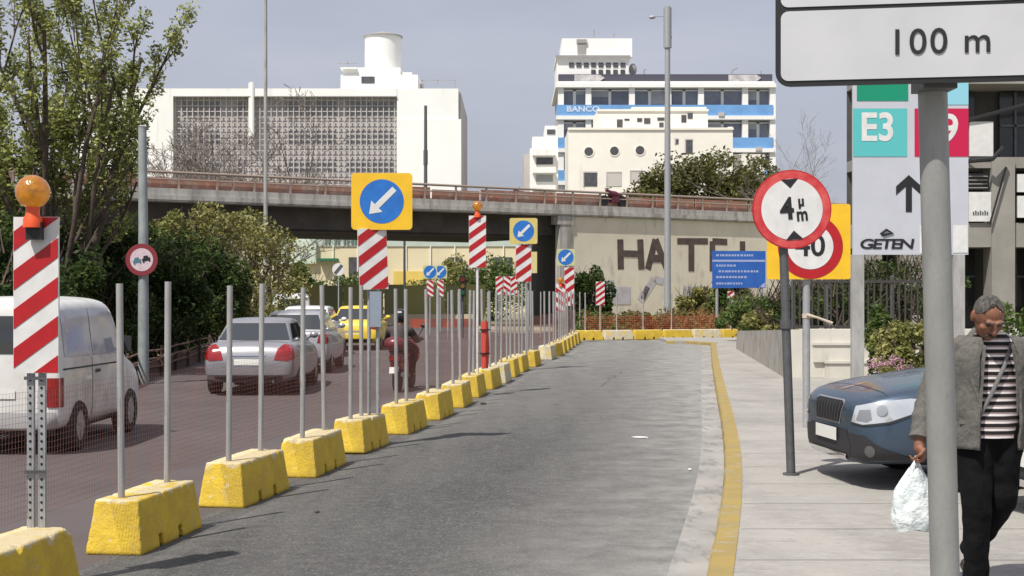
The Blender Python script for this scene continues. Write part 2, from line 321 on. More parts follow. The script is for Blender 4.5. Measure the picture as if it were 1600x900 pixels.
wmesh = vmesh[1].copy(); wmesh.materials.clear(); wmesh.materials.append(WB)
for v in vari: bpy.data.objects.remove(v)
pm = MB(); pm.tube([(0,0,-.02),(0,0,1.48)], .0235, 10)
pole_o = pm.build('pole', GALVL, smooth=50); pole_me = pole_o.data; bpy.data.objects.remove(pole_o)
ORD = 'first second third fourth fifth sixth seventh eighth ninth tenth eleventh twelfth thirteenth fourteenth fifteenth sixteenth seventeenth eighteenth nineteenth twentieth twenty-first twenty-second twenty-third twenty-fourth'.split()
rng = random.Random(4)
def barrier(x, y, ang, label, group, poles, me, tilt=0):
    t = thing('barrier_block', label, 'concrete block', (x, y, 0), ang, group)
    b = bpy.data.objects.new('block', me); COL.objects.link(b); b.parent = t; b.rotation_euler.z = rng.choice((0, PI)); b.rotation_euler.x = tilt
    for py, hh in poles:
        q = bpy.data.objects.new('pole', pole_me); COL.objects.link(q); q.parent = t; q.location = (rng.uniform(-.02,.02), py, BH)
        q.scale = (1, 1, hh/1.48*rng.uniform(.985,1.01)); q.rotation_euler = (rng.uniform(-.014,.014), rng.uniform(-.016,.016), 0)
    return t
starts = [7.26] + [c.y for c in corners]
while starts[-1]+1.9 < 49.2: starts.append(starts[-1]+1.9)
for i, y0 in enumerate(starts):
    yc = y0+.57; xc = BL.x(yc); ang = -math.atan2(smoothx(BL, yc+.6, .8)-smoothx(BL, yc-.6, .8), 1.2)
    if i == 0: xc = -2.83
    dist = yc
    hh = 1.75+.075*max(0,(1-dist/45))-BH+.005      # a little taller near the camera
    poles = [] if i == 0 else [(-.40, hh), (.38, hh)]
    if i == 4: poles = [(-.45, hh), (.1, hh+.01)]
    if i == 5: poles = [(-.3, hh), (.12, hh)]
    lab = 'yellow concrete block under the amber lamp board, nearest block of the barrier' if i == 0 else \
          f'yellow concrete block with two grey poles, {ORD[i-1]} beyond the amber lamp board'
    barrier(xc, yc, ang, lab, 'yellow concrete blocks along the closed lane', poles, vmesh[i % 3] if i not in (10, 14) else wmesh, R(1.3) if i == 4 else 0)
cx = [(2.70+1.13*k, 50.9+.39*k) for k in range(6)]
for k, (x, y) in enumerate(cx):
    lab = f'{"faded" if k in (1,4) else "yellow"} concrete block across the lane end, {ORD[k]} from the striped boards at the bend'
    barrier(x, y, PI/2+.33, lab, 'concrete blocks across the end of the lane', [(rng.uniform(-.3,.3), 1.36)] if k in (0,1,2,3) else [], wmesh if k in (1,4) else vmesh[k % 3])
# netting hung along the poles
NET = mat('red_brown_netting', (.20,.08,.06), (.15,.07,.055), 3, .7)
m = MB(); nx = lambda y: smoothx(BL, y)-.06
hs = [.42+.036*k for k in range(22)]
yy = [7.0+.8*k for k in range(54)]
sag = lambda y: -.025*abs(math.sin(y*1.65))
for h in hs: m.tube([(nx(y)+.01*math.sin(y*3+h), y, h+sag(y)*(h-.3)) for y in yy], .0010, 3, cap=False)
y = 7.0
while y < 49.3:
    a = sag(y); m.tube([(nx(y), y, hs[0]+a*.1), (nx(y)+.006, y+.01, hs[-1]+a*.9)], .0010, 3, cap=False); y += .038
tag(m.build('safety_netting', NET, fix=False), 'thin reddish plastic netting hung behind the poles of the barrier', 'netting')
# ---------------------------------------------------------------- striped boards and keep-left signs
def clip(poly, x0, x1, z0, z1):
    def cut(pl, f):
        out = []
        for i, a in enumerate(pl):
            b = pl[(i+1) % len(pl)]; fa, fb = f(a), f(b)
            if fa >= 0: out.append(a)
            if fa*fb < 0: t = fa/(fa-fb); out.append((a[0]+(b[0]-a[0])*t, a[1]+(b[1]-a[1])*t))
        return out
    for f in (lambda q: q[0]-x0, lambda q: x1-q[0], lambda q: q[1]-z0, lambda q: z1-q[1]):
        poly = cut(poly, f)
        if not poly: return poly
    return poly
def board(t, w, z0, z1, yaw=0, x=0, y=0, n=4, flip=1, name='striped_board'):
    m = MB(); m.box((0, 0, (z0+z1)/2), (w, .018, z1-z0))
    o = m.build(name, WHITEP, t); o.location = (x, y, 0); o.rotation_euler.z = yaw
    s = MB(); pitch = (z1-z0)/n; rise = w*.72
    for k in range(-2, n+2):
        zb = z0+k*pitch+pitch*.12
        pl = clip([(-w/2, zb-(rise if flip < 0 else 0)+ (rise if flip < 0 else 0)), (w/2, zb+flip*rise), (w/2, zb+flip*rise+pitch*.50), (-w/2, zb+pitch*.50)], -w/2+.003, w/2-.003, z0+.003, z1-.003)
        if len(pl) > 2: s.prism(pl, -.0125, -.0095)
    s.build('stripes', REDP, o); return o
def rrect(w, h, r, n=5):
    out = []
    for cx_, cz, a0 in ((w/2-r, h/2-r, 0), (-w/2+r, h/2-r, 90), (-w/2+r, -h/2+r, 180), (w/2-r, -h/2+r, 270)):
        out += [(cx_+r*math.cos(R(a0+90*k/n)), cz+r*math.sin(R(a0+90*k/n))) for k in range(n+1)]
    return out
def circ(r, n=40, cx_=0, cz=0): return [(cx_+r*math.cos(2*PI*k/n), cz+r*math.sin(2*PI*k/n)) for k in range(n)]
def rot2(o2, a): return [(x*math.cos(a)-z*math.sin(a), x*math.sin(a)+z*math.cos(a)) for x, z in o2]
def arrow2(L, w, hw, hl): return [(-w/2, -L/2), (w/2, -L/2), (w/2, L/2-hl), (hw/2, L/2-hl), (0, L/2), (-hw/2, L/2-hl), (-w/2, L/2-hl)]
def keep_sign(t, zc, s=.66, yaw=0, plate=YELP, x=0, y=-.03, rd=.25):
    m = MB(); m.prism(rrect(s, s*.93, .045), -.008, .008); o = m.build('sign_plate', plate, t); o.location = (x, y, zc); o.rotation_euler.z = yaw
    d = MB(); d.prism(circ(rd), -.0105, -.0095); db = d.build('blue_disc', BLUEP, o)
    e = MB(); e.prism(rot2(arrow2(rd*1.62, rd*.26, rd*.72, rd*.5), R(135)), -.0135, -.0120); e.build('white_arrow', WHITEP, db); return o
def posts(t, xs, z0, z1, r=.03, mt=GALV, name='post'):
    for x in xs:
        m = MB(); m.tube([(x,.03,z0),(x,.03,z1)], r, 10); m.build(name, mt, t, smooth=50)
def lamp(t, zb, r=.1, x=0):
    m = MB(); m.lathe([(.001,zb),(.055,zb),(.055,zb+.05),(.04,zb+.075),(.04,zb+.12),(.001,zb+.12)], (x,0,0)); m.build('lamp_base', ORANGEP, t, smooth=40)
    m = MB(); prof = [(.001, zb+.11)]+[(r*math.sin(a)*(1+.02*(k % 2)), zb+.11+r-r*math.cos(a)) for k, a in enumerate([PI*j/12 for j in range(2, 12)])]+[(.001, zb+.11+2*r)]
    m.lathe(prof, (x,0,0), 24); m.build('lamp_lens', AMBER, t, smooth=30)
# A: nearest board with round amber lamp, two perforated posts
dA = 8.28; t = thing('hazard_board', 'tall red and white striped board with a round amber lamp, beside the white van', 'hazard board', (X(57,dA), dA, 0))
zA0, zA1 = Z(583,dA), Z(339,dA)
board(t, .272, zA0, zA1, yaw=R(-4), x=0, n=4.15 and 4)
for x in (-.042, .025):
    m = MB(); m.box((x,.03,(BH+zA1-.1)/2+.0), (.040,.03,zA1-.1-BH))
    pp = m.build('post', GALV, t); h = MB()
    for k in range(22): h.cyl((x, .0135, BH+.06+.045*k), .008, .003, 8, 'Y')
    h.build('post_holes', BLACKP, pp)
for z_ in (BH+.33, zA0-.03):
    m = MB(); m.box((-.008,.0,z_),(.13,.006,.02)); m.build('clamp', DARKM, t)
m = MB(); m.box((.005,-.045,zA1-.085),(.09,.05,.10)); m.build('lamp_bracket', BLACKP, t)
lo = thing('lamp_holder', '', '', (0,0,0)); lo.parent = t; del lo['label']; del lo['category']; lo.location = (-.005,-.05,0); lo.rotation_euler.y = R(0)
lamp(lo, zA1-.065, .099)
# B
dB = 15.95; t = thing('keep_left_sign', 'large yellow sign with blue disc and white arrow above a leaning striped board', 'road sign', (X(590,dB), dB, 0), 0, 'yellow keep-left signs on the barrier')
keep_sign(t, Z(315,dB), .69, x=X(597,dB)-X(590,dB)); ob = board(t, .33, Z(452,dB), Z(357,dB), yaw=R(14), x=.02, n=3.4 and 3); ob.rotation_euler.y = R(-2)
posts(t, (-.10,.0), BH, Z(280,dB), .022)
m = MB(); m.box((-.02,-.02,Z(483,dB)),(.13,.07,.40)); m.build('battery_box', mat('blue_grey_box', (.26,.31,.38), (.22,.26,.32), 6, .6), t)
# C
dC = 23.9; t = thing('hazard_board', 'striped board with amber lamp on a thin white post, above the red netting roll', 'hazard board', (X(746,dC), dC, 0))
board(t, .29, Z(418,dC), Z(337,dC), n=4); posts(t, (0,), BH, Z(350,dC), .022, WHITEP); lamp(t, Z(337,dC)-.03, .085)
t = thing('netting_roll', 'upright red roll of netting tied to the post under the lamp board', 'netting roll', (X(755,dC)+.03, dC-.1, 0))
m = MB(); m.tube([(0,0,BH+.1),(.01,0,.8),(-.005,0,1.25)], [.055,.070,.055], 12); m.build('roll', mat('red_net_roll', (.62,.07,.04), (.42,.05,.04), 30, .6, stretch=(3,3,.6)), t, smooth=50)
for z_ in (.7,1.1):
    m = MB(); m.tube([(0,0,z_),(0,0,z_+.02)], .089, 12); m.build('tie', BLACKP, t)
# D
dD = 31.4; t = thing('keep_left_sign', 'yellow sign with blue disc in front of the dark bridge opening', 'road sign', (X(818,dD), dD, 0), 0, 'yellow keep-left signs on the barrier')
keep_sign(t, Z(361,dD), .62, rd=.235, plate=mat('faded_yellow_sheet', (.62,.50,.16), (.55,.45,.15), 5, .5)); board(t, .35, Z(440,dD), Z(382,dD), n=3, yaw=R(8)); posts(t, (-.03,.06), BH, Z(350,dD), .025)
dD2 = 37; t = thing('warning_sign', 'pale yellow square plate just behind the striped board at the bridge opening', 'road sign', (X(829,dD2), dD2, 0))
m = MB(); m.box((0,0,Z(410,dD2)),(.34,.015,.56)); m.build('sign_plate', mat('pale_yellow_sheet', (.60,.52,.25), rough=.5), t); posts(t, (0,), 0, Z(405,dD2), .025)
# E: cluster at the bend
fy = mat('weathered_yellow_sheet', (.50,.52,.28), rough=.5)
dE = 48.5; t = thing('keep_left_sign', 'small faded yellow sign with blue disc at the bend by the bridge pillar', 'road sign', (X(884,dE), dE, 0), 0, 'yellow keep-left signs on the barrier')
keep_sign(t, Z(402,dE), .62, plate=fy, rd=.27); posts(t, (0,), BH, Z(402,dE), .03); board(t, .34, Z(478,dE), Z(418,dE), n=4, flip=1, x=.12)
dE2 = 45.6; t = thing('hazard_board', 'striped board with an orange lamp at the bend, below the small faded sign', 'hazard board', (X(876,dE2), dE2, 0))
board(t, .32, Z(487,dE2), Z(443,dE2), n=3, flip=-1); posts(t, (0,), BH, Z(450,dE2), .03); lamp(t, Z(447,dE2)-.02, .1)
dF = 51.2; t = thing('hazard_board', 'striped board on a post among the blocks closing the lane, before the graffiti wall', 'hazard board', (X(938,dF), dF, 0))
board(t, .32, Z(477,dF), Z(440,dF), n=4); posts(t, (0,), BH, Z(445,dF), .04, mat('rusty_post', (.35,.25,.2), rough=.8))
dG = 54.5; t = thing('hazard_board', 'small striped board in front of the bushes under the blue direction sign', 'hazard board', (X(1142,dG), dG, 0))
board(t, .26, Z(474,dG), Z(455,dG), n=2); posts(t, (0,), 0, Z(458,dG), .035)
# far side of the junction
for px, py, d, lab in ((672,425,64,'blue keep-left sign on a striped board, first of the close pair beyond the motorcyclist'), (688,425,66,'blue keep-left sign on a striped board, second of the close pair beyond the motorcyclist')):
    t = thing('keep_left_sign', lab, 'road sign', (X(px,d), d, 0)); keep_sign(t, Z(py,d), .64, plate=fy, rd=.29); board(t, .3, Z(463,d), Z(438,d), n=3, flip=-1); posts(t, (0,), -.15, Z(425,d), .035)
d = 60; t = thing('end_of_limit_sign', 'round white sign with a dark diagonal band above the yellow taxi', 'road sign', (X(529,d), d, -.15))
m = MB(); m.prism(circ(.27), -.01, .01); o = m.build('sign_plate', WHITEP, t); o.location.z = Z(421,d)+.15; e = MB(); e.prism(rot2([(-.07,-.24),(.07,-.24),(.07,.24),(-.07,.24)], R(-40)), -.014, -.012); e.build('band', DARKM, o); posts(t, (0,), 0, Z(421,d), .03)
for k, px in enumerate((780, 792, 803)):
    d = 60+k*1.5; t = thing('hazard_board', f'striped board far beyond the junction, {ORD[k]} of three before the dark bridge opening', 'hazard board', (X(px,d), d, 0))
    board(t, .3, Z(461,d), Z(432,d), n=3, flip=(-1)**k); posts(t, (0,), -.15, Z(440,d), .03)
for k, (px, d) in enumerate(((700,57),(716,58),(735,60),(762,55),(776,56),(845,57),(858,58),(906,56))):
    m = MB(); m.tube([(0,0,-.16),(0,0,1.75+.0)], .028, 8); o = m.build('marker_post', GALVL, smooth=50); o.location = (X(px,d), d, 0)
    tag(o, f'thin grey marker post beyond the barrier, {ORD[k]} of eight from the traffic light side', 'post', 'thin posts beyond the barrier')
# ---------------------------------------------------------------- right-hand signs
# 40 speed limit
q = G(1260, 668, .1); d = q.y; t = thing('speed_limit_sign', 'yellow square sign with a red ring and 40, behind the height limit sign', 'road sign', (q.x, d, .1), R(-4))
m = MB(); m.prism(rrect(1.0,.91,.03), -.01, .01); o = m.build('sign_plate', YELP, t); o.location = (X(1262,d)-q.x, -.07, Z(378,d)-.1)
e = MB(); e.prism(circ(.39), -.0135, -.0115); r1 = e.build('red_ring', REDP, o); r1.location = (.02,0,-.06); e = MB(); e.prism(circ(.275), -.0165, -.0145); e.build('white_disc', WHITEP, r1)
text('40', .36, BLACKP, r1, (0,-.0185,0), off=.006)
m = MB(); m.tube([(0,0,0),(0,0,2.65)], .045, 14); m.build('post', GALV, t, smooth=50)
m = MB(); m.tube([(0,-.05,Z(492,d)-.1),(.12,-.07,Z(496,d)-.1),(.3,-.06,Z(505,d)-.1)], [.022,.014,.02], 8); m.tube([(0,0,Z(497,d)-.1),(0,0,Z(490,d)-.1)], .052, 12); m.build('tape', mat('old_tape', (.5,.42,.34), rough=.8), t)
# 4 m height limit
q = G(1236, 742, .1); d = q.y; t = thing('height_limit_sign', 'round red-rimmed 4 m height limit sign on a dark leaning post', 'road sign', (q.x, d, .1)); t.rotation_euler = (0, R(-1.9), 0)
zc = Z(328,d)-.1; xc = X(1235,d)-q.x+math.tan(R(1.9))*zc
m = MB(); m.prism(circ(.355,48), -.010, .010); o = m.build('sign_plate', REDP, t); o.location = (xc, -.06, zc); o.rotation_euler.y = R(-3)
e = MB(); e.prism(circ(.345,48), -.0115, -.0105); e.build('pale_edge', mat('faded_red_sheet', (.48,.02,.03), (.62,.10,.09), 6, .5), o)
e = MB(); e.prism(circ(.275,48), -.0145, -.0120); e.build('white_disc', WHITEP, o)
for s_ in (1,-1):
    e = MB(); e.prism([(-.078,s_*.272),(.078,s_*.272),(0,s_*.19)], -.0172, -.0152); e.build('black_wedge', BLACKP, o)
text('4', .27, BLACKP, o, (-.045,-.0175,0), off=.008, sx=.9); text('m', .17, BLACKP, o, (.085,-.0175,-.055), off=.005, sx=.8); text('μ', .13, BLACKP, o, (.085,-.0175,.065), off=.005, sx=.85)
m = MB(); m.tube([(0,0,0),(0,0,zc+.2)], .040, 14); m.build('post', DARKM, t, smooth=50)
m = MB(); m.tube([(0,0,0),(0,0,.02)], .075, 16); m.build('base_plate', DARKM, t)
m = MB(); m.tube([(0,0,1.32),(0,0,1.40)], .052, 14); m.build('collar', DARKM, t)
# 100 m sign, close to the camera
dS = 4.8; xs = X(1464,dS); t = thing('distance_sign', 'large grey panel with black border reading 100 m, on a thick grey pole', 'road sign', (X(1482,dS)+.03, dS+.08, .1))
lx = xs-t.location.x
m = MB(); m.tube([(0,0,0),(lx-.005,0,Z(140,dS)+.2-.1+.35)], .0495, 24); m.build('pole', POLEG, t, smooth=50)
w, h = 1.10, 1.02; cxs = X(1212,dS)+w/2*.985-t.location.x; czs = Z(136,dS)-.1+h/2
m = MB(); m.prism(rrect(w,h,.05), -.014, .004); o = m.build('sign_plate', BLACKP, t); o.location = (cxs, -.17, czs); o.rotation_euler = (0, R(.0), R(-10))
for z0, z1 in ((-h/2+.018, -h/2+.254), (-h/2+.268, h/2-.018)):
    e = MB(); zc = (z0+z1)/2; e.prism([(x, z+zc) for x, z in rrect(w-.036, z1-z0, .025)], -.0175, -.0150); e.build('grey_panel', GREYP, o)
text('100 m', .122, BLACKP, o, (xs-t.location.x-cxs-.020, -.020, -h/2+.134), off=.0005, sx=1.0, track=1.10)
for py_ in (132,40):
    m = MB(); m.box((lx-.0, -.045, Z(py_,dS)-.1), (.115,.15,.035)); m.build('clamp', DARKM, t)
# E3 panel
dP = 21; t = thing('information_totem', 'tall pale grey panel with coloured squares, an arrow and black graffiti, on two posts', 'information sign', (X(1422,dP), dP, .1))
zz = lambda py: Z(py,dP)-.1; xx = lambda px: X(px,dP)-t.location.x
m = MB(); m.b2((xx(1332),-.03,zz(398)), (xx(1512),.03,zz(60))); o = m.build('panel', mat('silver_panel', (.50,.52,.57), (.46,.48,.53), 2, .45), t)
def sq(a, b, c, e, mt, name, y=-.0345):
    k = MB(); k.b2((xx(a),y,zz(b)), (xx(c),y-.002,zz(e))); return k.build(name, mt, o)
sq(1338,80,1418,158,GREENP,'green_square'); sq(1332,170,1416,245,TEALP,'turquoise_square'); sq(1428,170,1512,245,CRIMP,'crimson_square'); sq(1470,100,1512,164,SKYBP,'blue_square')
sq(1488,352,1511,395,WHITEP,'sticker'); sq(1436,352,1440,396,WHITEP,'tape_strip')
text('E3', .58, WHITEP, o, (xx(1370),-.040,zz(201)), off=.014, sx=.90); text('E9', .58, WHITEP, o, (xx(1468),-.040,zz(203)), off=.012, sx=.95)
e = MB(); ar = [(-.045,-.28),(.045,-.28),(.045,.10),(.19,-.03),(.19,.10),(0,.27),(-.19,.10),(-.19,-.03),(-.045,.10)]
e.prism([(x+xx(1419), z+zz(302)) for x, z in ar], -.0375, -.0345); e.build('black_arrow', BLACKP, o)
text('GETEN', .205, BLACKP, o, (xx(1384),-.0375,zz(382)), name='graffiti', off=.004, sx=1.42, shear=.12, track=.84)
e = MB(); e.tube([(xx(1375),-.036,zz(366)),(xx(1384),-.036,zz(359)),(xx(1394),-.036,zz(364)),(xx(1378),-.036,zz(368))], .018, 6); e.build('graffiti_stroke', BLACKP, o)
for a, b in ((1330,1349),(1488,1506)):
    m = MB(); m.b2((xx(a),-.05,0), (xx(b),.05,zz(398))); m.build('post', GALVL, t)
# blue direction sign beyond the lane
dQ = 55.5; t = thing('direction_sign', 'blue direction sign with pale lines of writing before the graffiti wall', 'direction sign', (X(1155,dQ), dQ, 0), R(6))
zz2 = lambda py: Z(py,dQ); xx2 = lambda px: X(px,dQ)-t.location.x
m = MB(); m.b2((xx2(1112),-.02,zz2(450)), (xx2(1197),.02,zz2(392))); o = m.build('panel', mat('blue_direction_sheet', (.03,.14,.52), (.03,.11,.42), 2, .5), t)
m = MB(); m.b2((xx2(1112),-.024,zz2(409)), (xx2(1196),-.022,zz2(406)))
rg = random.Random(2)
for r_, (py, a, b) in enumerate(((399,1118,1178),(415,1118,1150),(424,1122,1182),(433,1118,1164),(443,1118,1160))):
    x = a
    while x < b:
        w = rg.uniform(2.2,4.2); m.b2((xx2(x),-.024,zz2(py+1.6)), (xx2(x+w),-.022,zz2(py-1.6))); x += w+rg.uniform(.8,2.0)
m.prism([(xx2(1186),zz2(449)),(xx2(1196),zz2(441)),(xx2(1196),zz2(449))], -.024, -.022)
m.build('lettering', mat('dim_white_lettering', (.36,.42,.66), rough=.6), o)
for px, z0 in ((1120,-.3),(1191,-.3)):
    m = MB(); m.tube([(xx2(px),.05,z0),(xx2(px),.05,zz2(395))], .06, 10); m.build('post', GALV, t, smooth=50)
# second round sign with pole on the left, in front of the hedge
dL = 29; t = thing('no_overtaking_sign', 'round no-overtaking sign on a thick grey pole in front of the hedge', 'road sign', (X(224,dL), dL, -.2))
m = MB(); m.tube([(0,0,0),(0,0,3.2),(-.02,0,Z(198,dL)+.2)], [.115,.10,.085], 16); pl = m.build('pole', mat('grey_green_pole', (.30,.33,.33), (.22,.25,.25), 4, .6), t, smooth=50)
m = MB(); m.tube([(-.02,0,Z(198,dL)+.2),(-.02,0,Z(196,dL)+.2)], [.095,.06], 14); m.build('pole_cap', GALV, t, smooth=50)
zc = Z(406,dL)+.2; m = MB(); m.prism(circ(.33), -.01, .01); o = m.build('sign_plate', mat('dull_red_sheet', (.20,.02,.03), rough=.6), t); o.location = (0,-.13,zc); o.rotation_euler.y = R(-12)
e = MB(); e.prism(circ(.235), -.013, -.011); wd = e.build('white_disc', mat('pale_pink_sheet', (.62,.50,.55), (.5,.4,.45), 9, .6), o)
def car_icon(cx_, mt, nm):
    e = MB(); e.prism([(cx_-.085,-.05),(cx_+.085,-.05),(cx_+.085,.01),(cx_+.055,.02),(cx_+.04,.065),(cx_-.04,.065),(cx_-.055,.02),(cx_-.085,.01)], -.016, -.014); e.prism([(cx_-.075,-.08),(cx_-.045,-.08),(cx_-.045,-.05),(cx_-.075,-.05)], -.016, -.014); e.prism([(cx_+.045,-.08),(cx_+.075,-.08),(cx_+.075,-.05),(cx_+.045,-.05)], -.016, -.014); e.build(nm, mt, wd)
car_icon(-.095, mat('icon_teal', (.06,.16,.2), rough=.6), 'car_symbol'); car_icon(.095, BLACKP, 'car_symbol')
# ---------------------------------------------------------------- factory
WHITEW = mat('white_render', (.83,.83,.80), (.77,.77,.745), .25, .85); layer(WHITEW, (.50,.48,.44), .5, .6, .72, stretch=(2,2,.25), amount=.5, seed=3)
GREYW = mat('grey_beige_wall', (.50,.465,.45), (.43,.40,.39), .5, .9); FINM = mat('louvre_concrete', (.52,.49,.475), (.44,.41,.40), 1, .9)
DGL = mat('dark_window', (.10,.10,.11), (.06,.06,.07), 2, .25); FGL = mat('dusty_window', (.28,.27,.28), (.20,.195,.21), 1, .5); ROOFG = mat('roof_grey', (.30,.29,.28), rough=.9)
dB_ = 150; t = thing('factory_building', 'long white factory with a grey gridded facade and a round water tank on its roof', 'building', (X(450,dB_), dB_, -.3))
ax = lambda px: X(px,dB_)-t.location.x
az = lambda py: Z(py,dB_)+.3
m = MB(); m.b2((ax(120),.9,0), (ax(719),24,az(141))); m.build('wall', GREYW, t)
m = MB(); m.b2((ax(620),0,0), (ax(720.5),.9,az(186))); m.b2((ax(620),.15,az(186)), (ax(716),.9,az(138)));
m.b2((ax(120),.1,0), (ax(270),.9,az(150))); m.b2((ax(120),.1,az(150)), (ax(620),.9,az(138))); m.b2((ax(120),.9,az(141)), (ax(716),24,az(138))); m.build('white_facade', WHITEW, t)
m = MB(); m.b2((ax(274),-.05,az(151.5)), (ax(620),.12,az(150))); m.build('cornice', ROOFG, t)
m = MB(); x = ax(272)
while x < ax(619): m.b2((x,.52,0),(x+.10,.60,az(150))); x += .60
z = .3
while z < az(152): m.b2((ax(272),.62,z),(ax(619.5),.70,z+.10)); z += .60
m.build('louvre_grid', FINM, t)
for r0, r1 in ((158,182),(203,224),(248,268),(292,310)):
    for c0, c1 in ((284,340),(368,379),(446,482),(486,523),(541,575),(578,613)):
        m = MB(); m.b2((ax(c0),.80,az(r1)),(ax(c1),.86,az(r0))); m.build('window', FGL, t)
m = MB(); m.tube([(ax(394),.1,az(212)),(ax(394),.1,az(128))], .22, 8); m.tube([(ax(390),.1,az(212)),(ax(390),.1,az(129))], .13, 8); m.build('pipe', WHITEW, t)
m = MB(); m.b2((ax(527),3,az(138)),(ax(650),12,az(110))); m.b2((ax(553),3.2,az(110)),(ax(622),11.8,az(98))); m.b2((ax(622),3.5,az(110)),(ax(640),11,az(105))); m.b2((ax(527),2.6,az(101)),(ax(553),12,az(99))); m.b2((ax(530),3.2,az(110)),(ax(553),11.8,az(101))); m.build('roof_house', WHITEW, t)
m = MB(); m.b2((ax(560),2.94,az(124)),(ax(581),2.97,az(113))); m.build('window', DGL, t)
m = MB(); m.lathe([(2.02,az(98)),(2.02,az(39))], (ax(589),7,0), 32); tk = m.build('water_tank', WHITEW, t, smooth=40)
m = MB(); m.lathe([(2.2,az(40)),(2.2,az(38.5)),(.3,az(31)),(.05,az(30))], (ax(589),7,0), 32); m.build('tank_roof', ROOFG, tk, smooth=40)
m = MB()
for a, b, c in ((320,352,129),(356,384,126),(384,400,129),(420,436,127),(438,462,129)): m.b2((ax(a),5,az(c+1.5)),(ax(b),5.2,az(c)))
for a in (325,345,360,380,425,455): m.b2((ax(a),5,az(138)),(ax(a)+.08,5.1,az(128)))
for a in (655,680,708): m.b2((ax(a),4,az(138)),(ax(a)+.1,4.1,az(116)))
m.b2((ax(655),4,az(117)),(ax(708),4.1,az(116))); m.b2((ax(652),4.5,az(138)),(ax(658),5,az(121))); m.b2((ax(520),4,az(90)),(ax(553),4.1,az(89))); m.b2((ax(536),4,az(100)),(ax(537),4.1,az(84)))
m.build('roof_railing', ROOFG, t)
# ---------------------------------------------------------------- blue and white block
BLUEW = mat('blue_spandrel', (.16,.36,.66), (.13,.30,.58), .6, .6); GLB = mat('blue_grey_glass', (.22,.25,.32), (.15,.175,.225), .35, .2)
CREAM = mat('cream_render', (.82,.79,.71), (.75,.72,.65), .3, .9); layer(CREAM, (.5,.46,.4), .4, .6, .75, stretch=(2,2,.3), amount=.5)
d_ = 178; t = thing('office_block', 'blue and white office block with bands of windows and a dark roof strip', 'building', (X(1040,d_), d_, -.3))
ax = lambda px: X(px,d_)-t.location.x
az = lambda py: Z(py,d_)+.3
m = MB(); m.b2((ax(874),1.2,0),(ax(1206),18,az(128))); m.build('wall', GREYW, t)
m = MB(); m.b2((ax(868),-.4,az(137)),(ax(1212),18,az(131))); m.b2((ax(872),0,az(131)),(ax(1210),18,az(127))); m.build('cornice', WHITEW, t)
m = MB(); m.b2((ax(873),1,az(127)),(ax(1209),2,az(114))); m.build('roof_strip', mat('dark_roof_strip', (.06,.06,.085), rough=.6), t)
RLM = mat('grey_white_lettering', (.52,.50,.50), (.30,.29,.30), 1.6, .8)
for a_, b_ in ((898,946),(1140,1192)):
    e = MB(); e.prism([(ax(a_),az(125)),(ax(b_-8),az(125)),(ax(b_),az(120)),(ax(b_-8),az(115)),(ax(a_),az(115))], .88, .96); e.build('roof_lettering', RLM, t)
m = MB()
for yy_ in (185,236,287,338): m.b2((ax(869),-.3,az(yy_+2)),(ax(1209),1.3,az(yy_-4)))
for c in (872,915,983,1040,1091,1160,1203): m.b2((ax(c)-.0,.0,0),(ax(c+9),1.25,az(137)))
m.build('frame', WHITEW, t)
cols = [(881,915),(924,983),(992,1040),(1049,1091),(1100,1160),(1169,1203)]
BLIND = mat('window_blind', (.42,.44,.47), (.32,.34,.38), .8, .7); bl_ = random.Random(8)
for f in (139,190,241,292):
    for a, b in cols:
        m = MB(); m.b2((ax(a),.9,az(f+25)),(ax(b),.96,az(f))); w_ = m.build('window', GLB, t)
        m = MB(); m.b2((ax((a+b)/2)-.18,.80,az(f+25)),(ax((a+b)/2)+.18,.895,az(f))); m.b2((ax(a),.80,az(f+2)),(ax(b),.895,az(f))); m.build('window_frame', WHITEW, w_)
        for q_ in (0,1):
            hb = bl_.choice((0,0,5,9,14,20)); x0_ = a+(b-a)*q_/2
            if hb: m = MB(); m.b2((ax(x0_+1),.84,az(f+2+hb)),(ax(x0_+(b-a)/2-1),.895,az(f+2))); m.build('blind', BLIND, w_)
    m = MB(); m.b2((ax(869.5),-.15,az(f+42)),(ax(1207.5),-.02,az(f+25))); m.build('spandrel', BLUEW, t)
m = MB(); m.b2((ax(871),2,az(127)),(ax(984),12,az(88))); m.b2((ax(869),1.6,az(88)),(ax(986),12,az(84))); m.b2((ax(879),2.2,az(84)),(ax(990),12,az(55))); m.build('penthouse', WHITEW, t)
m = MB(); m.b2((ax(868.5),1.5,az(86)),(ax(986.5),1.62,az(83))); m.b2((ax(902),1.9,az(63)),(ax(918),2.1,az(57))); m.b2((ax(903.5),2.0,az(80)),(ax(916),2.15,az(63))); m.build('roof_trim', ROOFG, t)
for k in range(8):
    m = MB(); m.b2((ax(890+k*11.6),1.9,az(101)),(ax(898+k*11.6),1.96,az(94))); m.build('window', DGL, t)
for k in range(5):
    m = MB(); m.b2((ax(925+k*11.6),1.9,az(112)),(ax(932+k*11.6),1.96,az(105))); m.build('window', DGL, t)
m = MB(); m.sph((ax(992),3,az(103)), (.5,.4,.8)); m.build('satellite_dish', ROOFG, t)
for pts_ in ([(1145,128),(1150,104),(1158,100)],[(1194,128),(1196,105)],[(1010,128),(1010,103),(1014,103)],[(930,55),(930,40)],[(960,55),(961,47),(966,47)]):
    m = MB(); m.tube([(ax(a),3,az(b)) for a, b in pts_], .09, 5); m.build('antenna', ROOFG, t)
for a, b in ((930,183),(1000,234),(1122,182),(1180,236)):
    m = MB(); m.b2((ax(a),-.45,az(b)),(ax(a+9),-.16,az(b-6))); m.build('air_conditioner', GREYW, t)
text('BANCO', .95, mat('pale_blue_lettering', (.55,.66,.80), rough=.7), t, (ax(911),-.19,az(171)), name='wall_lettering', off=.03, sx=1.25)
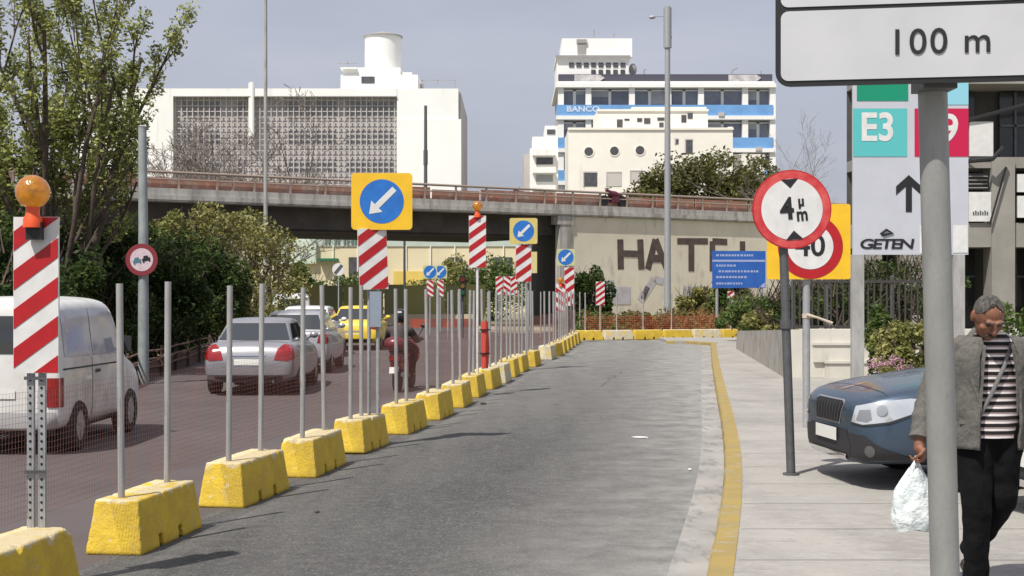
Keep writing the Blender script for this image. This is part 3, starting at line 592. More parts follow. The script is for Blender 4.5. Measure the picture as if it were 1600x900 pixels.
# ---------------------------------------------------------------- cream house with portholes
d_ = 150; t = thing('cream_building', 'cream building with three round windows in front of the blue and white block', 'building', (X(1010,d_), d_, -.3))
ax = lambda px: X(px,d_)-t.location.x
az = lambda py: Z(py,d_)+.3
m = MB(); m.b2((ax(888),0,0),(ax(1145),10,az(201))); m.b2((ax(935),2,az(201)),(ax(1110),10,az(168))); m.b2((ax(990),2.1,az(168)),(ax(1108),9.8,az(163))); m.b2((ax(1145),2,0),(ax(1200),9.8,az(238))); m.b2((ax(1142),1.8,az(201)),(ax(1149),2.4,az(195))); m.build('wall', CREAM, t)
m = MB(); m.b2((ax(887),-.15,az(203)),(ax(1146),.05,az(199.5))); m.b2((ax(934),1.85,az(170)),(ax(1111),2.05,az(167))); m.build('parapet', CREAM, t)
for px, py in ((920,237),(960,236),(1000,235)):
    m = MB(); m.prism([(x+ax(px), z+az(py)) for x, z in circ(.47,24)], -.03, .02); f_ = m.build('round_window', DGL, t)
    m = MB(); m.loft([[(ax(px)+r*math.cos(2*PI*k/24), yy_, az(py)+r*math.sin(2*PI*k/24)) for k in range(24)] for r, yy_ in ((.47,.0),(.47,-.06),(.58,-.06),(.58,.01))], cap=False); m.build('window_frame', CREAM, f_)
for a, b, c, e in ((966,975,183,196),(978,986,182,185),(998,1006,181,187),(1009,1019,181,190),(1030,1041,180,185),(1033,1040,188,196),(1068,1076,176,188),(1078,1086,173,182)):
    m = MB(); m.b2((ax(a),1.95,az(e)),(ax(b),2.02,az(c))); m.build('window', DGL, t)
for a, b, c, e in ((911,933,268,291),(947,971,268,291),(984,1008,266,285),(1054,1060,216,225),(1070,1082,217,240)):
    m = MB(); m.b2((ax(a),-.05,az(e)),(ax(b),.02,az(c))); w_ = m.build('window', mat('pale_shutter', (.50,.48,.44), rough=.6) if a > 940 and a < 1020 else DGL, t)
    m = MB(); m.b2((ax(a),-.08,az(c+2)),(ax(b),-.055,az(c))); m.b2((ax(a),-.08,az(e)),(ax(a)+.12,-.055,az(c+2))); m.build('window_frame', GREYW, w_)
d_ = 160; t = thing('white_house', 'white stepped apartment house with balconies beside the blue and white block', 'building', (X(845,d_), d_, -.3))
ax = lambda px: X(px,d_)-t.location.x
az = lambda py: Z(py,d_)+.3
m = MB(); m.b2((ax(828),0,0),(ax(872),9,az(232))); m.b2((ax(832),1,az(232)),(ax(872),9,az(212))); m.b2((ax(852),1.5,az(212)),(ax(872),9,az(194))); m.build('wall', WHITEW, t)
m = MB(); m.b2((ax(818),.5,0),(ax(828),9,az(240))); m.build('side_wall', GREYW, t)
for z_ in (235, 262, 290):
    m = MB(); m.b2((ax(832),-1,az(z_+9)),(ax(868),-.9,az(z_))); m.b2((ax(832),-.9,az(z_+9)),(ax(868),0,az(z_+7.5))); m.build('balcony', WHITEW, t)
    m = MB(); m.b2((ax(838),-.04,az(z_+22)),(ax(864),-.005,az(z_+11))); m.build('window', mat('grey_glass', (.33,.33,.34), rough=.3) if z_ > 240 else DGL, t)
m = MB(); m.b2((ax(855),1.4,az(208)),(ax(868),1.48,az(200))); m.build('window', DGL, t)
# ---------------------------------------------------------------- long building seen under the bridge
d_ = 132; t = thing('low_building', 'long cream building with a pale green band seen under the bridge', 'building', (X(650,d_), d_, -.3))
ax = lambda px: X(px,d_)-t.location.x
az = lambda py: Z(py,d_)+.3
m = MB(); m.b2((ax(380),0,0),(ax(930),10,az(384))); m.build('wall', mat('cream_wall', (.70,.62,.42), (.62,.55,.38), .3, .9), t)
m = MB(); m.b2((ax(380),-.1,az(385)),(ax(930),10,az(366))); m.b2((ax(380),-.3,az(366)),(ax(930),10,az(363))); m.build('roof_band', mat('pale_green_band', (.42,.50,.44), (.50,.55,.50), 1, .8), t)
m = MB(); m.b2((ax(428),-.5,az(412)),(ax(495),-.05,az(376))); m.build('pale_shed', mat('pale_green_sheet', (.60,.68,.58), (.52,.60,.50), .4, .8), t)
m = MB(); m.b2((ax(499),-.9,az(408)),(ax(529),0,az(404))); m.build('awning', mat('green_awning', (.02,.13,.07), rough=.7), t)
m = MB(); m.b2((ax(615),-.2,az(460)),(ax(668),-.02,az(424))); m.build('yellow_shopfront', mat('yellow_wall', (.75,.55,.12), (.6,.45,.12), .5, .8), t)
for k in range(9):
    m = MB(); m.b2((ax(520+k*38),-.15,az(384)),(ax(521.5+k*38),-.005,az(450))); m.build('pilaster', CREAM, t)
for k, (a, b) in enumerate(((545,560),(592,604),(700,722),(770,800))):
    m = MB(); m.b2((ax(a),-.12,az(402)),(ax(b),-.005,az(430))); m.build('window', DGL, t)
m = MB()
for px, ch in ((512,0),(527,1),(541,0),(553,2),(566,1)): m.b2((ax(px-4),-.2,az(381)),(ax(px-1),-.12,az(371))); m.b2((ax(px+1),-.2,az(381)),(ax(px+4),-.12,az(372)))
m.build('faded_panels', mat('dark_green_panel', (.10,.17,.14), rough=.7), t)
# ---------------------------------------------------------------- bridge
CONC = mat('old_concrete', (.50,.48,.44), (.40,.385,.355), .8, .9, bump=.3, bscale=12); layer(CONC, (.20,.19,.17), 1.0, .47, .64, stretch=(2.5,2.5,.25), amount=.75, seed=4)
STONEW = mat('cream_stone_wall', (.70,.65,.53), (.62,.56,.45), .5, .92, bump=.3, bscale=9); layer(STONEW, (.34,.30,.25), .9, .56, .70, stretch=(1.6,1.6,.5), amount=.6, seed=13); layer(STONEW, (.58,.55,.46), 2.2, .58, .66, amount=.5, seed=31)
DKCON = mat('dark_concrete', (.095,.085,.07), (.055,.05,.043), .8, .95); RUSTP = mat('red_brown_panel', (.40,.17,.11), (.33,.21,.17), 1.2, .85); layer(RUSTP, (.45,.37,.33), 2.5, .52, .62, amount=.6)  # DKCON: dark brown tones for girders, soffit and stones
ba = math.atan(.646); O = Vector((2.85,78.4,0)); t = thing('road_bridge', 'concrete road bridge with rusty railings and a graffiti wall reading HATE', 'bridge', (O.x,O.y,-.3), ba)
e0, e1 = -62, 60; dz = .3
m = MB(); m.b2((e0,0,6.0+dz),(e1,10.6,6.62+dz)); m.build('deck', CONC, t)
m = MB(); m.b2((e0,-.06,6.08+dz),(e1,-.002,6.30+dz)); m.build('edge_beam', CONC, t)
for k in range(5):
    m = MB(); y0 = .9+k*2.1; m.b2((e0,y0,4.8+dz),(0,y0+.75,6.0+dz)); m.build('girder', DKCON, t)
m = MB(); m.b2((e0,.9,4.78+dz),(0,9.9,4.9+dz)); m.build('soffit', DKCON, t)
m = MB(); m.b2((-.18,.05,0),(.55,.5,5.9+dz)); m.b2((-.34,.02,5.5+dz),(.70,.7,5.98+dz)); m.build('pillar', CONC, t)
inv = Matrix.Rotation(-ba, 3, 'Z')
def loc2(x, y): return inv @ (Vector((x,y,0))-O)
b3 = loc2(1.2, 93)
SHADEC = mat('shade_black_concrete', (.035,.032,.028), (.02,.018,.016), .8, .95)  # near-black colour paints in the shade under the deck
m = MB(); fq = [(-.02,.52),(.555,.52),(b3.x+.1,b3.y-.05),(b3.x-.2,b3.y-.05)]; m.loft([[(x,y,z) for x, y in fq] for z in (0,5.9+dz)]); m.build('abutment_side', SHADEC, t)
m = MB(); fo = [(0.56,.16),(e1,.16),(e1,9),(b3.x,b3.y)]
m.loft([[(x,y,z) for x, y in fo] for z in (0,5.98+dz)]); wl_ = m.build('abutment_wall', STONEW, t)
# graffiti, thin paint on the wall
GR = mat('brown_graffiti_paint', (.07,.05,.045), (.11,.085,.07), 3, .9)
def wallx(px):
    k = (px-800)/F; # intersect view ray with wall plane local y=.34
    n_ = Vector((-math.sin(ba), math.cos(ba), 0)); dd = .16 + n_.dot(O); y_ = dd/(n_.x*k+n_.y); return loc2(k*y_, y_).x, y_
def stroke(px0, py0, px1, py1, w=.62):
    xa, ya = wallx(px0); xb, yb = wallx(px1); za, zb = Z(py0,ya)+.3, Z(py1,yb)+.3
    v = Vector((xb-xa, zb-za)); n_ = Vector((-v.y, v.x)).normalized()*w/2
    return [(xa+n_.x,za+n_.y),(xb+n_.x,zb+n_.y),(xb-n_.x,zb-n_.y),(xa-n_.x,za-n_.y)]
for k, letter in enumerate([[(969,374,970,421),(1000,374,1002,421),(970,396,1002,397)], [(1024,374,1012,421),(1024,374,1042,421),(1014,404,1040,404)], [(1058,377,1106,377),(1080,377,1080,424)], [(1113,377,1113,424),(1113,377,1136,378),(1113,401,1132,401),(1113,424,1137,424)], [(1160,377,1160,420)]]):
    m = MB()
    for s_, st in enumerate(letter):
        a, b, c, e = st; m.prism(stroke(a,b,c,e,.44 if abs(c-a) < 6 or k == 1 else .38), .160-.012-.006*s_, .160-.008-.006*s_)
    m.build('graffiti_letter', GR, wl_)
for px0,py0,px1,py1,mt,w in ((1000,470,1022,436,'w',.5),(1022,436,1036,440,'w',.4),(955,462,985,462,'w',1.0),(1068,462,1098,462,'w',1.1),(1004,468,1012,448,'d',.35),(930,452,960,448,'w',.8)):
    m = MB(); m.prism(stroke(px0,py0,px1,py1,w), .142, .146); m.build('graffiti_patch', mat('pale_lilac_paint', (.50,.50,.56), (.42,.38,.36), 2, .8) if mt == 'w' else GR, wl_)
# railings on the near side
m = MB(); x = e0
while x < e1: m.b2((x,.08,6.62+dz),(x+.09,.17,7.36+dz)); x += 1.9
m.build('railing_posts', mat('brown_rail_post', (.30,.24,.20), rough=.7), t)['kind'] = 'stuff'
m = MB(); m.tube([(e0,.12,7.38+dz),(e1,.12,7.38+dz)], .065, 8); m.tube([(e0,.12,7.05+dz),(e1,.12,7.05+dz)], .04, 6); m.build('handrail', mat('dull_brown_rail', (.29,.23,.195), rough=.7), t)
m = MB(); x = e0; rg = random.Random(5)
while x < e1:
    w = rg.uniform(2.5,5); m.b2((x,.30,6.62+dz),(x+w-.12,.36,7.12+dz+rg.uniform(0,.16))); x += w
m.build('rusty_panels', RUSTP, t)
m = MB(); m.b2((e0,10.2,6.62+dz),(e1,10.4,7.45+dz)); m.build('far_parapet', mat('dull_red_parapet', (.30,.19,.15), (.38,.33,.30), .8, .9), t)
# a scooter and riders are tiny on the deck: two parked motorbikes by the rail
def far_bike(px, lab):
    k = (px-800)/F; d = 80.5; g = thing('parked_motorbike', lab, 'motorbike', (X(px,d), d, 6.63), ba+PI/2)
    for y in (-.65,.65):
        w = MB(); w.tube([(-.05,y,.31),(.05,y,.31)], .31, 16); w.build('wheel', BLACKP, g, smooth=40)
    b = MB(); b.tube([(0,-.6,.62),(0,-.15,.72),(0,.25,.74),(0,.5,.95)], [.1,.16,.18,.09], 8); b.tube([(0,.62,.3),(0,.42,1.0)], .04, 6); b.box((0,-.1,.42),(.25,.5,.35)); b.build('body', mat('dark_maroon_paint', (.12,.02,.04), rough=.4), g, smooth=40)
    h = MB(); h.tube([(-.33,.35,1.05),(0,.45,1.0),(.33,.35,1.05)], .025, 6); h.build('handlebar', BLACKP, g)
far_bike(815, 'dark motorbike on the bridge deck above the dark opening'); far_bike(958, 'dark motorbike on the bridge deck above the letters HA')
# ---------------------------------------------------------------- masts
def mast(name, lab, px, d, z0, z1, r0, r1, cat='lamp post', mt=GALV):
    t = thing(name, lab, cat, (X(px,d), d, z0)); m = MB(); m.tube([(0,0,0),(0,0,(z1-z0)/2),(0,0,z1-z0)], [r0,(r0+r1)/2,r1], 12); m.build('pole', mt, t, smooth=50); return t
t = mast('tall_mast', 'tall grey lamp mast in front of the graffiti wall', 1043, 66, -.3, Z(10,66), .17, .12)
zz_ = lambda py: Z(py,66)+.3
m = MB(); m.tube([(0,0,zz_(75)),(0,0,zz_(12))], .19, 8); m.tube([(-.18,0,zz_(60)),(-.05,0,zz_(14))], .03, 5); m.tube([(.18,0,zz_(60)),(.05,0,zz_(14))], .03, 5); m.build('top_sleeve', GALV, t, smooth=50)
m = MB(); m.tube([(0,0,zz_(25)),(-.66,0,zz_(26))], .02, 5); m.sph((-.72,0,zz_(27)), (.16,.1,.09)); m.build('camera_arm', GALV, t)
t = mast('tall_mast', 'slender grey mast rising over the hedge in front of the factory', 415, 60, -.3, Z(-60,60), .10, .065, mt=GALVL)
m = MB(); m.tube([(0,0,Z(-60,60)+.3),(.9,0,Z(-66,60)+.3)], .04, 6); m.sph((1.1,0,Z(-66,60)+.3), (.4,.14,.08)); m.build('lamp_head', GALV, t)
k = (665-800)/F; dd = 76.0; t = mast('bridge_post', 'dark thin post rising from the bridge railing in front of the white factory wall', 665, dd, 6.6, Z(165,dd), .10, .08, 'post', DARKM)
m = MB(); m.box((0,0,.06),(.35,.35,.08)); m.build('base_plate', DARKM, t); m = MB(); m.tube([(0,0,2.0),(0,0,2.8)], .12, 8); m.build('sleeve', DARKM, t)
d = 58; t = mast('traffic_light', 'dark traffic light seen between the barrier poles under the bridge', 723, d, -.15, Z(430,d), .05, .05, 'traffic light', DARKM)
m = MB(); m.box((0,-.05,Z(447,d)+.15),(.26,.2,.85)); hd = m.build('head', BLACKP, t)
for z_, c in ((.27,(.15,.01,.01)),(0,(.15,.09,.01)),(-.27,(.01,.09,.04))):
    m = MB(); m.cyl((0,-.16,Z(447,d)+.15+z_), .09, .03, 14, 'Y'); m.build('lens', mat('lens_%d' % int(100*z_+50), c, rough=.3), hd)
t = mast('thin_post', 'thin dark post under the bridge in front of the cream building', 632, 90, -.3, 6.2, .09, .07, 'post', DARKM)
m = MB(); m.box((0,0,.15),(.3,.3,.3)); m.build('base', DKCON, t)
# ---------------------------------------------------------------- low walls beyond the junction
d = 76; m = MB(); m.b2((X(560,d),d,-.2),(X(742,d),d+.4,Z(491,d))); tag(m.build('low_wall', mat('beige_wall', (.62,.54,.36), (.50,.43,.28), .6, .9)), 'low beige wall closing the far side of the open road', 'wall')
t = thing('panel_fence', 'olive panel fence standing behind the low beige wall', 'fence', (X(650,d+1), d+1, -.2))
x = X(440,d+1)-t.location.x; k = 0
while x < X(741,d+1)-t.location.x:
    m = MB(); m.box((x+.55,0,1.15+(.05 if k % 2 else 0)),(1.06,.06,2.3)); m.build('panel', mat('olive_panel_%d' % (k % 3), [(.30,.28,.10),(.38,.33,.12),(.22,.22,.10)][k % 3], rough=.8), t); x += 1.12; k += 1
d = 66; m = MB(); m.loft([[(X(744,d),d,z),(X(900,d),d-4,z),(X(900,d)+1.5,d+3,z),(X(744,d),d+6,z)] for z in (-.2,.0)]); struct(m.build('traffic_island', mat('beige_island', (.42,.37,.28), (.32,.28,.2), 1, .9)))
m = MB(); m.b2((X(640,74),73.6,-.2),(X(748,74),73.7,Z(498,73.6))); tag(m.build('barrier_board', mat('dull_red_board', (.34,.07,.04), (.16,.06,.05), 1.5, .8)), 'dull red boards standing in front of the low beige wall', 'barrier')
# ---------------------------------------------------------------- right side: planter, steps, fence, building
LIMEW = mat('whitewashed_concrete', (.62,.60,.54), (.54,.52,.46), 1.2, .9, bump=.2, bscale=30); layer(LIMEW, (.40,.38,.33), 2, .6, .72, stretch=(1,1,.4), amount=.6)
GREYC = mat('grey_mortar_wall', (.34,.32,.29), (.25,.235,.21), 1.5, .95, bump=.5, bscale=14); layer(GREYC, (.14,.13,.11), 1.6, .56, .66, amount=.7, seed=3)
C1 = G(1225,590,.1); C2 = G(1150,545,.1)
t = thing('planter_wall', 'low retaining wall with a grey side and a whitewashed stepped front', 'wall', (C1.x, C1.y, .1))
q = C2-C1
m = MB(); m.loft([[(0,0,-.1),(q.x,q.y,-.1),(q.x+.35,q.y,-.1),(.35,.0,-.1)],[(.03,0,.92),(q.x+.03,q.y,.52),(q.x+.35,q.y,.52),(.35,.0,.92)]]); m.build('side_wall', GREYC, t)
m = MB(); m.b2((.352,-.002,-.1),(10.5,.35,.93)); m.b2((.02,-.012,.0),(.352,-.002,.925)); m.build('front_wall', LIMEW, t)
for x0, y0, z1 in ((.78,-.12,.33),(.56,-.06,.68)):
    m = MB(); m.b2((x0,y0,-.05 if z1 < .5 else .3),(10.4,-.004,z1-.05)); st = m.build('step', LIMEW, t); m = MB(); m.b2((x0-.02,y0-.03,z1-.05),(10.42,-.004,z1)); m.build('step_slab', LIMEW, st)
m = MB(); m.loft([[(.36,.36,.7),(q.x+.36,q.y,.4),(12,q.y,.4),(12,.36,.7)],[(.36,.36,.85),(q.x+.36,q.y,.45),(12,q.y,.45),(12,.36,.85)]]); m.build('planting_soil', GROUND, t)
d = 29.5; t = thing('railing_fence', 'dark vertical-bar fence behind the whitewashed wall', 'fence', (X(1240,d), d, .9))
bw = X(1446,d)-X(1240,d); zt = Z(434,d)-.9
m = MB(); k = 0
while k*.13 < bw: m.box((k*.13,0,zt/2),(.03,.03,zt)); k += 1
m.build('bars', mat('dark_bars', (.05,.045,.045), rough=.6), t)
m = MB(); m.box((bw/2,0,.12),(bw,.05,.05)); m.box((bw/2,0,zt-.08),(bw,.05,.05)); m.build('rails', mat('dark_rail', (.05,.045,.045), rough=.6), t)
for k in range(5):
    m = MB(); m.box((k*bw/4,.03,zt/2),(.07,.07,zt+.1)); m.build('post', DARKM, t)
d_ = 38; DKC = mat('weathered_grey_concrete', (.30,.285,.26), (.235,.225,.205), 1, .85, bump=.3, bscale=10); t = thing('concrete_building', 'dark grey concrete office building with bare columns and white sign panels', 'building', (X(1345,d_), d_, -.3))
ax = lambda px: X(px,d_)-t.location.x
az = lambda py: Z(py,d_)+.3
GLD = mat('dark_glass', (.025,.027,.03), (.05,.05,.05), .8, .12)
m = MB(); m.loft([[(ax(1345),1.6,z),(ax(1345)+14,1.6,z),(ax(1345)+16,9,z),(ax(1345)+2.6,9,z)] for z in (0,11.5)]); m.build('wall', mat('dark_wall', (.09,.085,.08), (.06,.06,.055), .8, .9), t)
for c in (1346,1409,1550,1640,1730):
    m = MB(); m.b2((ax(c),0,0),(ax(c+(36 if c > 1500 else 32)),.7,az(250) if c > 1500 else az(300))); m.build('column', DKC, t)
for a, b in ((245,262),(348,386),(130,118)):
    m = MB(); m.b2((ax(1345),.08,az(b)),(ax(1345)+14,1.6,az(a))); m.build('beam', DKC, t)
for r0, r1 in ((262,348),(386,480),(133,245)):
    for a, b in ((1382,1408),(1442,1500),(1512,1549),(1590,1639),(1680,1729)):
        m = MB(); m.b2((ax(a),1.4,az(r1)),(ax(b),1.5,az(r0))); w_ = m.build('window', GLD, t)
        m = MB(); m.b2((ax((a+b)/2)-.03,1.33,az(r1)),(ax((a+b)/2)+.03,1.395,az(r0))); m.b2((ax(a),1.33,az((r0+r1)/2)),(ax(b),1.395,az((r0+r1)/2)+.06)); m.build('window_frame', DARKM, w_)
for a, b, c, e in ((1515,1552,190,244),(1514,1549,300,346),(1590,1640,272,300),(1590,1640,306,340)):
    m = MB(); m.b2((ax(a),.0,az(e)),(ax(b),.06,az(c))); m.build('sign_panel', WHITEP, t)
m = MB()
for k in range(7): m.b2((ax(1520+3.6*k),-.012,az(336)),(ax(1522+3.6*k),-.002,az(329 if k % 2 else 331)))
m.build('sign_lettering', DARKM, t)
m = MB(); m.b2((ax(1512),.2,az(296)),(ax(1548),.28,az(270))); m.build('louvre', mat('louvre_dark', (.05,.05,.05), rough=.5), t)
m = MB()
for z_ in (274,280,286,292): m.b2((ax(1514),.12,az(z_+1.5)),(ax(1546),.19,az(z_)))
m.build('louvre_slats', DKC, t)
m = MB(); m.tube([(ax(1505),.0,az(190)),(ax(1600),-.1,az(165)),(ax(1700),-.1,az(150))], .06, 6); m.tube([(ax(1512),.0,az(252)),(ax(1545),-.3,az(250)),(ax(1562),-.3,az(232))], .06, 6); m.tube([(ax(1545),-.1,az(350)),(ax(1570),-.1,az(262))], .03, 5); m.build('pipe', BLACKP, t)
# ---------------------------------------------------------------- vegetation
def leaves(mb, c, r, n, size, rg, shell=.0, flat=.0):
    c = Vector(c)
    for _ in range(n):
        while True:
            v = Vector((rg.uniform(-1,1), rg.uniform(-1,1), rg.uniform(-1,1)))
            if shell <= v.length <= 1: break
        p_ = c+Vector((v.x*r[0], v.y*r[1], v.z*r[2])); s_ = size*rg.uniform(.6,1.4)
        a = Vector((rg.gauss(0,1), rg.gauss(0,1), rg.gauss(0,.7))).normalized(); b = a.cross(Vector((rg.gauss(0,1), rg.gauss(0,1), rg.gauss(0,1)))).normalized()
        mb.face([p_-a*s_, p_-b*s_*.45, p_+a*s_, p_+b*s_*.45])
def clumpy(mb, c, r, nclump, per, size, rg, cr=.32, bottom=-1):
    c = Vector(c)
    for _ in range(nclump):
        while True:
            v = Vector((rg.uniform(-1,1), rg.uniform(-1,1), rg.uniform(bottom,1)))
            if .35 <= v.length <= 1: break
        k = cr*rg.uniform(.6,1.3)
        leaves(mb, c+Vector((v.x*r[0], v.y*r[1], v.z*r[2])), (r[0]*k, r[1]*k, r[2]*k), int(per*rg.uniform(.6,1.4)), size, rg)
def shrub(name, lab, px, d, z0, ptop, w, mt, seed, nclump=34, per=230, size=.085, core=True, cat='bush', group=None, dep=1.0, cr=.30, stems=True):
    rg = random.Random(seed); h = Z(ptop,d)-z0; t = thing(name, lab, cat, (X(px,d), d, z0), 0, group)
    m = MB(); clumpy(m, (0,0,h*.5), (w/2*.85,w/2*.85*dep,h*.5*.9), nclump, per, size, rg, cr); m.build('foliage', mt, t, fix=False)
    s = MB()
    for k in range(5):
        a = rg.uniform(0,2*PI); s.tube([(0,0,0),(math.cos(a)*w*.12,math.sin(a)*w*.12,h*.4),(math.cos(a)*w*.28,math.sin(a)*w*.28,h*.8)], [.05,.035,.012], 5)
    if core:                                   # dense twiggy inside
        for _ in range(260):
            a = rg.uniform(0,2*PI); rr = rg.uniform(.1,.75)*w/2; z_ = rg.uniform(.02,.8)*h; p_ = Vector((math.cos(a)*rr, math.sin(a)*rr*dep, z_))
            s.tube([p_, p_+Vector((rg.uniform(-.4,.4),rg.uniform(-.4,.4),rg.uniform(.2,.7)))], [.02,.008], 3, cap=False)
    s.build('stem', WOODD, t, fix=False); return t
for k, (px, d, top, w, mt, lab) in enumerate((
    (15, 27, 335, 5.2, LEAFD, 'dense dark green hedge bush behind the amber lamp board'), (110, 29.5, 338, 4.6, LEAFD, 'dense dark green bush behind the white van window'),
    (200, 33, 342, 4.6, LEAFD, 'dark green bush beside the round sign on the lamp post'), (278, 37, 345, 4.6, LEAFD, 'dark green bush behind the silver saloon'),
    (345, 42, 360, 4.4, LEAFD, 'dark green bush at the end of the hedge behind the second car'), (315, 44, 305, 4.6, LEAFO, 'tall loose olive green bush reaching up to the bridge rail'),
    (388, 48, 330, 4.4, LEAFO, 'loose yellowish olive bush at the hedge end, beside the slender mast'))):
    shrub('hedge_bush', lab, px-2200/d*(1.1 if mt is LEAFD else .2), d, -.33, top, w*(.9 if mt is LEAFD else 1.05), mt, 100+k, nclump=52, per=430 if mt is LEAFD else 260, size=.07, group='hedge bushes along the open road')
for k, (px, d, z0, top, w, mt, lab) in enumerate((
    (660, 96, -.3, 436, 4.5, LEAFO, 'olive bush under the bridge before the yellow shopfront'), (560, 98, -.3, 424, 5, LEAFM, 'green bush under the bridge behind the striped board'),
    (475, 100, -.3, 412, 5, LEAFM, 'green bush under the bridge above the white van'), (770, 100, -.3, 392, 7, LEAFM, 'grey green tree under the bridge behind the lamp board'), (715, 104, -.3, 400, 5, LEAFO, 'dull olive tree under the bridge near the traffic light'),
    (920, 73, -.3, 408, 2.6, LEAFD, 'dark green bush at the foot of the graffiti wall'), (1140, 72, -.3, 430, 3.2, LEAFM, 'green bush behind the blue direction sign'),
    (1090, 72, -.3, 446, 2.6, LEAFO, 'olive bush at the foot of the wall beneath the T'), (1190, 47, .2, 462, 3.0, LEAFM, 'green bush growing in the planter under the blue sign post'), (1225, 40, .4, 470, 2.2, LEAFO, 'olive bush in the planter behind the height limit post'),
    (1330, 33, .8, 420, 3.6, LEAFD, 'dark bush behind the vertical-bar fence'), (1400, 32, .8, 400, 3.2, LEAFD, 'dark bush behind the fence under the information totem'), (1262, 34, .8, 436, 2.6, LEAFD, 'dark bush behind the fence below the 40 sign'),
    (1385, 25.0, .1, 470, .75, LEAFM, 'slim bright green plant beside the totem post'), (1425, 24.0, .1, 488, 1.45, LEAFO, 'bushy olive green shrub behind the blue car bonnet'), (1592, 24, .1, 462, 1.7, LEAFM, 'light green bush behind the shoulder of the walking man'),)):
    shrub('shrub', lab, px, d, z0, top, w, mt, 200+k, nclump=30, per=160, size=.05 if d < 35 else (.08 if d < 60 else .13), core=d > 26, cr=.34)
t = thing('flowering_shrub', 'low pink flowering shrub behind the blue car bonnet', 'shrub', (X(1396,22.8), 22.8, .1)); rg = random.Random(9)
m = MB(); clumpy(m, (0,0,.30), (.46,.4,.28), 18, 60, .018, rg, .3); m.build('blossom', LEAFP, t, fix=False)
m = MB(); clumpy(m, (0,0,.28), (.46,.4,.30), 26, 80, .028, rg, .32); m.build('foliage', LEAFO, t, fix=False)
# wild plants beyond the cross barrier
t = MB(); rg = random.Random(77)
for k in range(95):
    px = rg.uniform(888,1160); d = rg.uniform(54.5,60); w = rg.uniform(.35,.9); clumpy(t, (X(px,d), d, .35+.1*rg.random()), (w,.5,rg.uniform(.25,.60)), 5, 70, .075, rg, .45)
o = t.build('wild_plants', LEAFB, fix=False); tag(o, 'mass of dry brown and green weeds beyond the blocks closing the lane', 'weeds'); o['kind'] = 'stuff'
t = MB()
for k in range(46):
    px = rg.choice((rg.uniform(888,990), rg.uniform(1100,1240), rg.uniform(930,1160))); d = rg.uniform(53,60); clumpy(t, (X(px,d), d, .3), (rg.uniform(.3,.8),.4,rg.uniform(.4,.75)), 5, 60, .07, rg, .45)
o = t.build('weeds', LEAFM, fix=False); tag(o, 'green weeds growing among the dry plants beyond the closed lane', 'weeds'); o['kind'] = 'stuff'
m = MB(); a = Vector((2.6,51.6)); b = Vector((8.8,53.9))
for k in range(10): m.tube([(a.x,a.y,.2+.07*k),(b.x,b.y,.2+.07*k)], .004, 3, cap=False)
for k in range(90):
    p_ = a+(b-a)*k/89; m.tube([(p_.x,p_.y,.16),(p_.x,p_.y,.86)], .004, 3, cap=False)
tag(m.build('end_netting', mat('orange_red_netting', (.55,.12,.07), (.45,.10,.06), 3, .7), fix=False), 'orange red plastic netting stretched behind the blocks closing the lane', 'netting')
# low brown edging fence along the hedge
t = thing('edging_fence', 'low rusty brown edging fence in front of the hedge, beside the silver saloon', 'fence', (-6.85, 18, -.2), R(4.5))
pts = [(0,y,0) for y in range(0,24,2)]
for z_ in (.30,.48,.66):
    m = MB(); m.tube([(.05*math.sin(y*.9),y,z_+.02*math.sin(y*1.7)) for _,y,_ in pts], .022, 6); m.build('rail', mat('rusty_rail', (.20,.10,.07), (.14,.08,.06), 6, .8), t)
m = MB(); m.b2((-.10,0,0),(-.04,22,.42)); m.build('panel', mat('dark_brown_panel', (.085,.045,.035), (.14,.08,.05), 1.3, .9), t)
for y in range(0,24,2):
    m = MB(); m.box((0,y,.36),(.06,.06,.74)); m.build('post', WOODD, t)
m = MB(); m.loft([[(-12.5,14,z),(-6.6,14,z),(-9.1,46,z),(-12.5,46,z)] for z in (-.33,-.06)]); struct(m.build('verge', mat('dry_verge', (.22,.15,.09), (.12,.10,.05), 1.2, .95, bump=.5, bscale=12)))
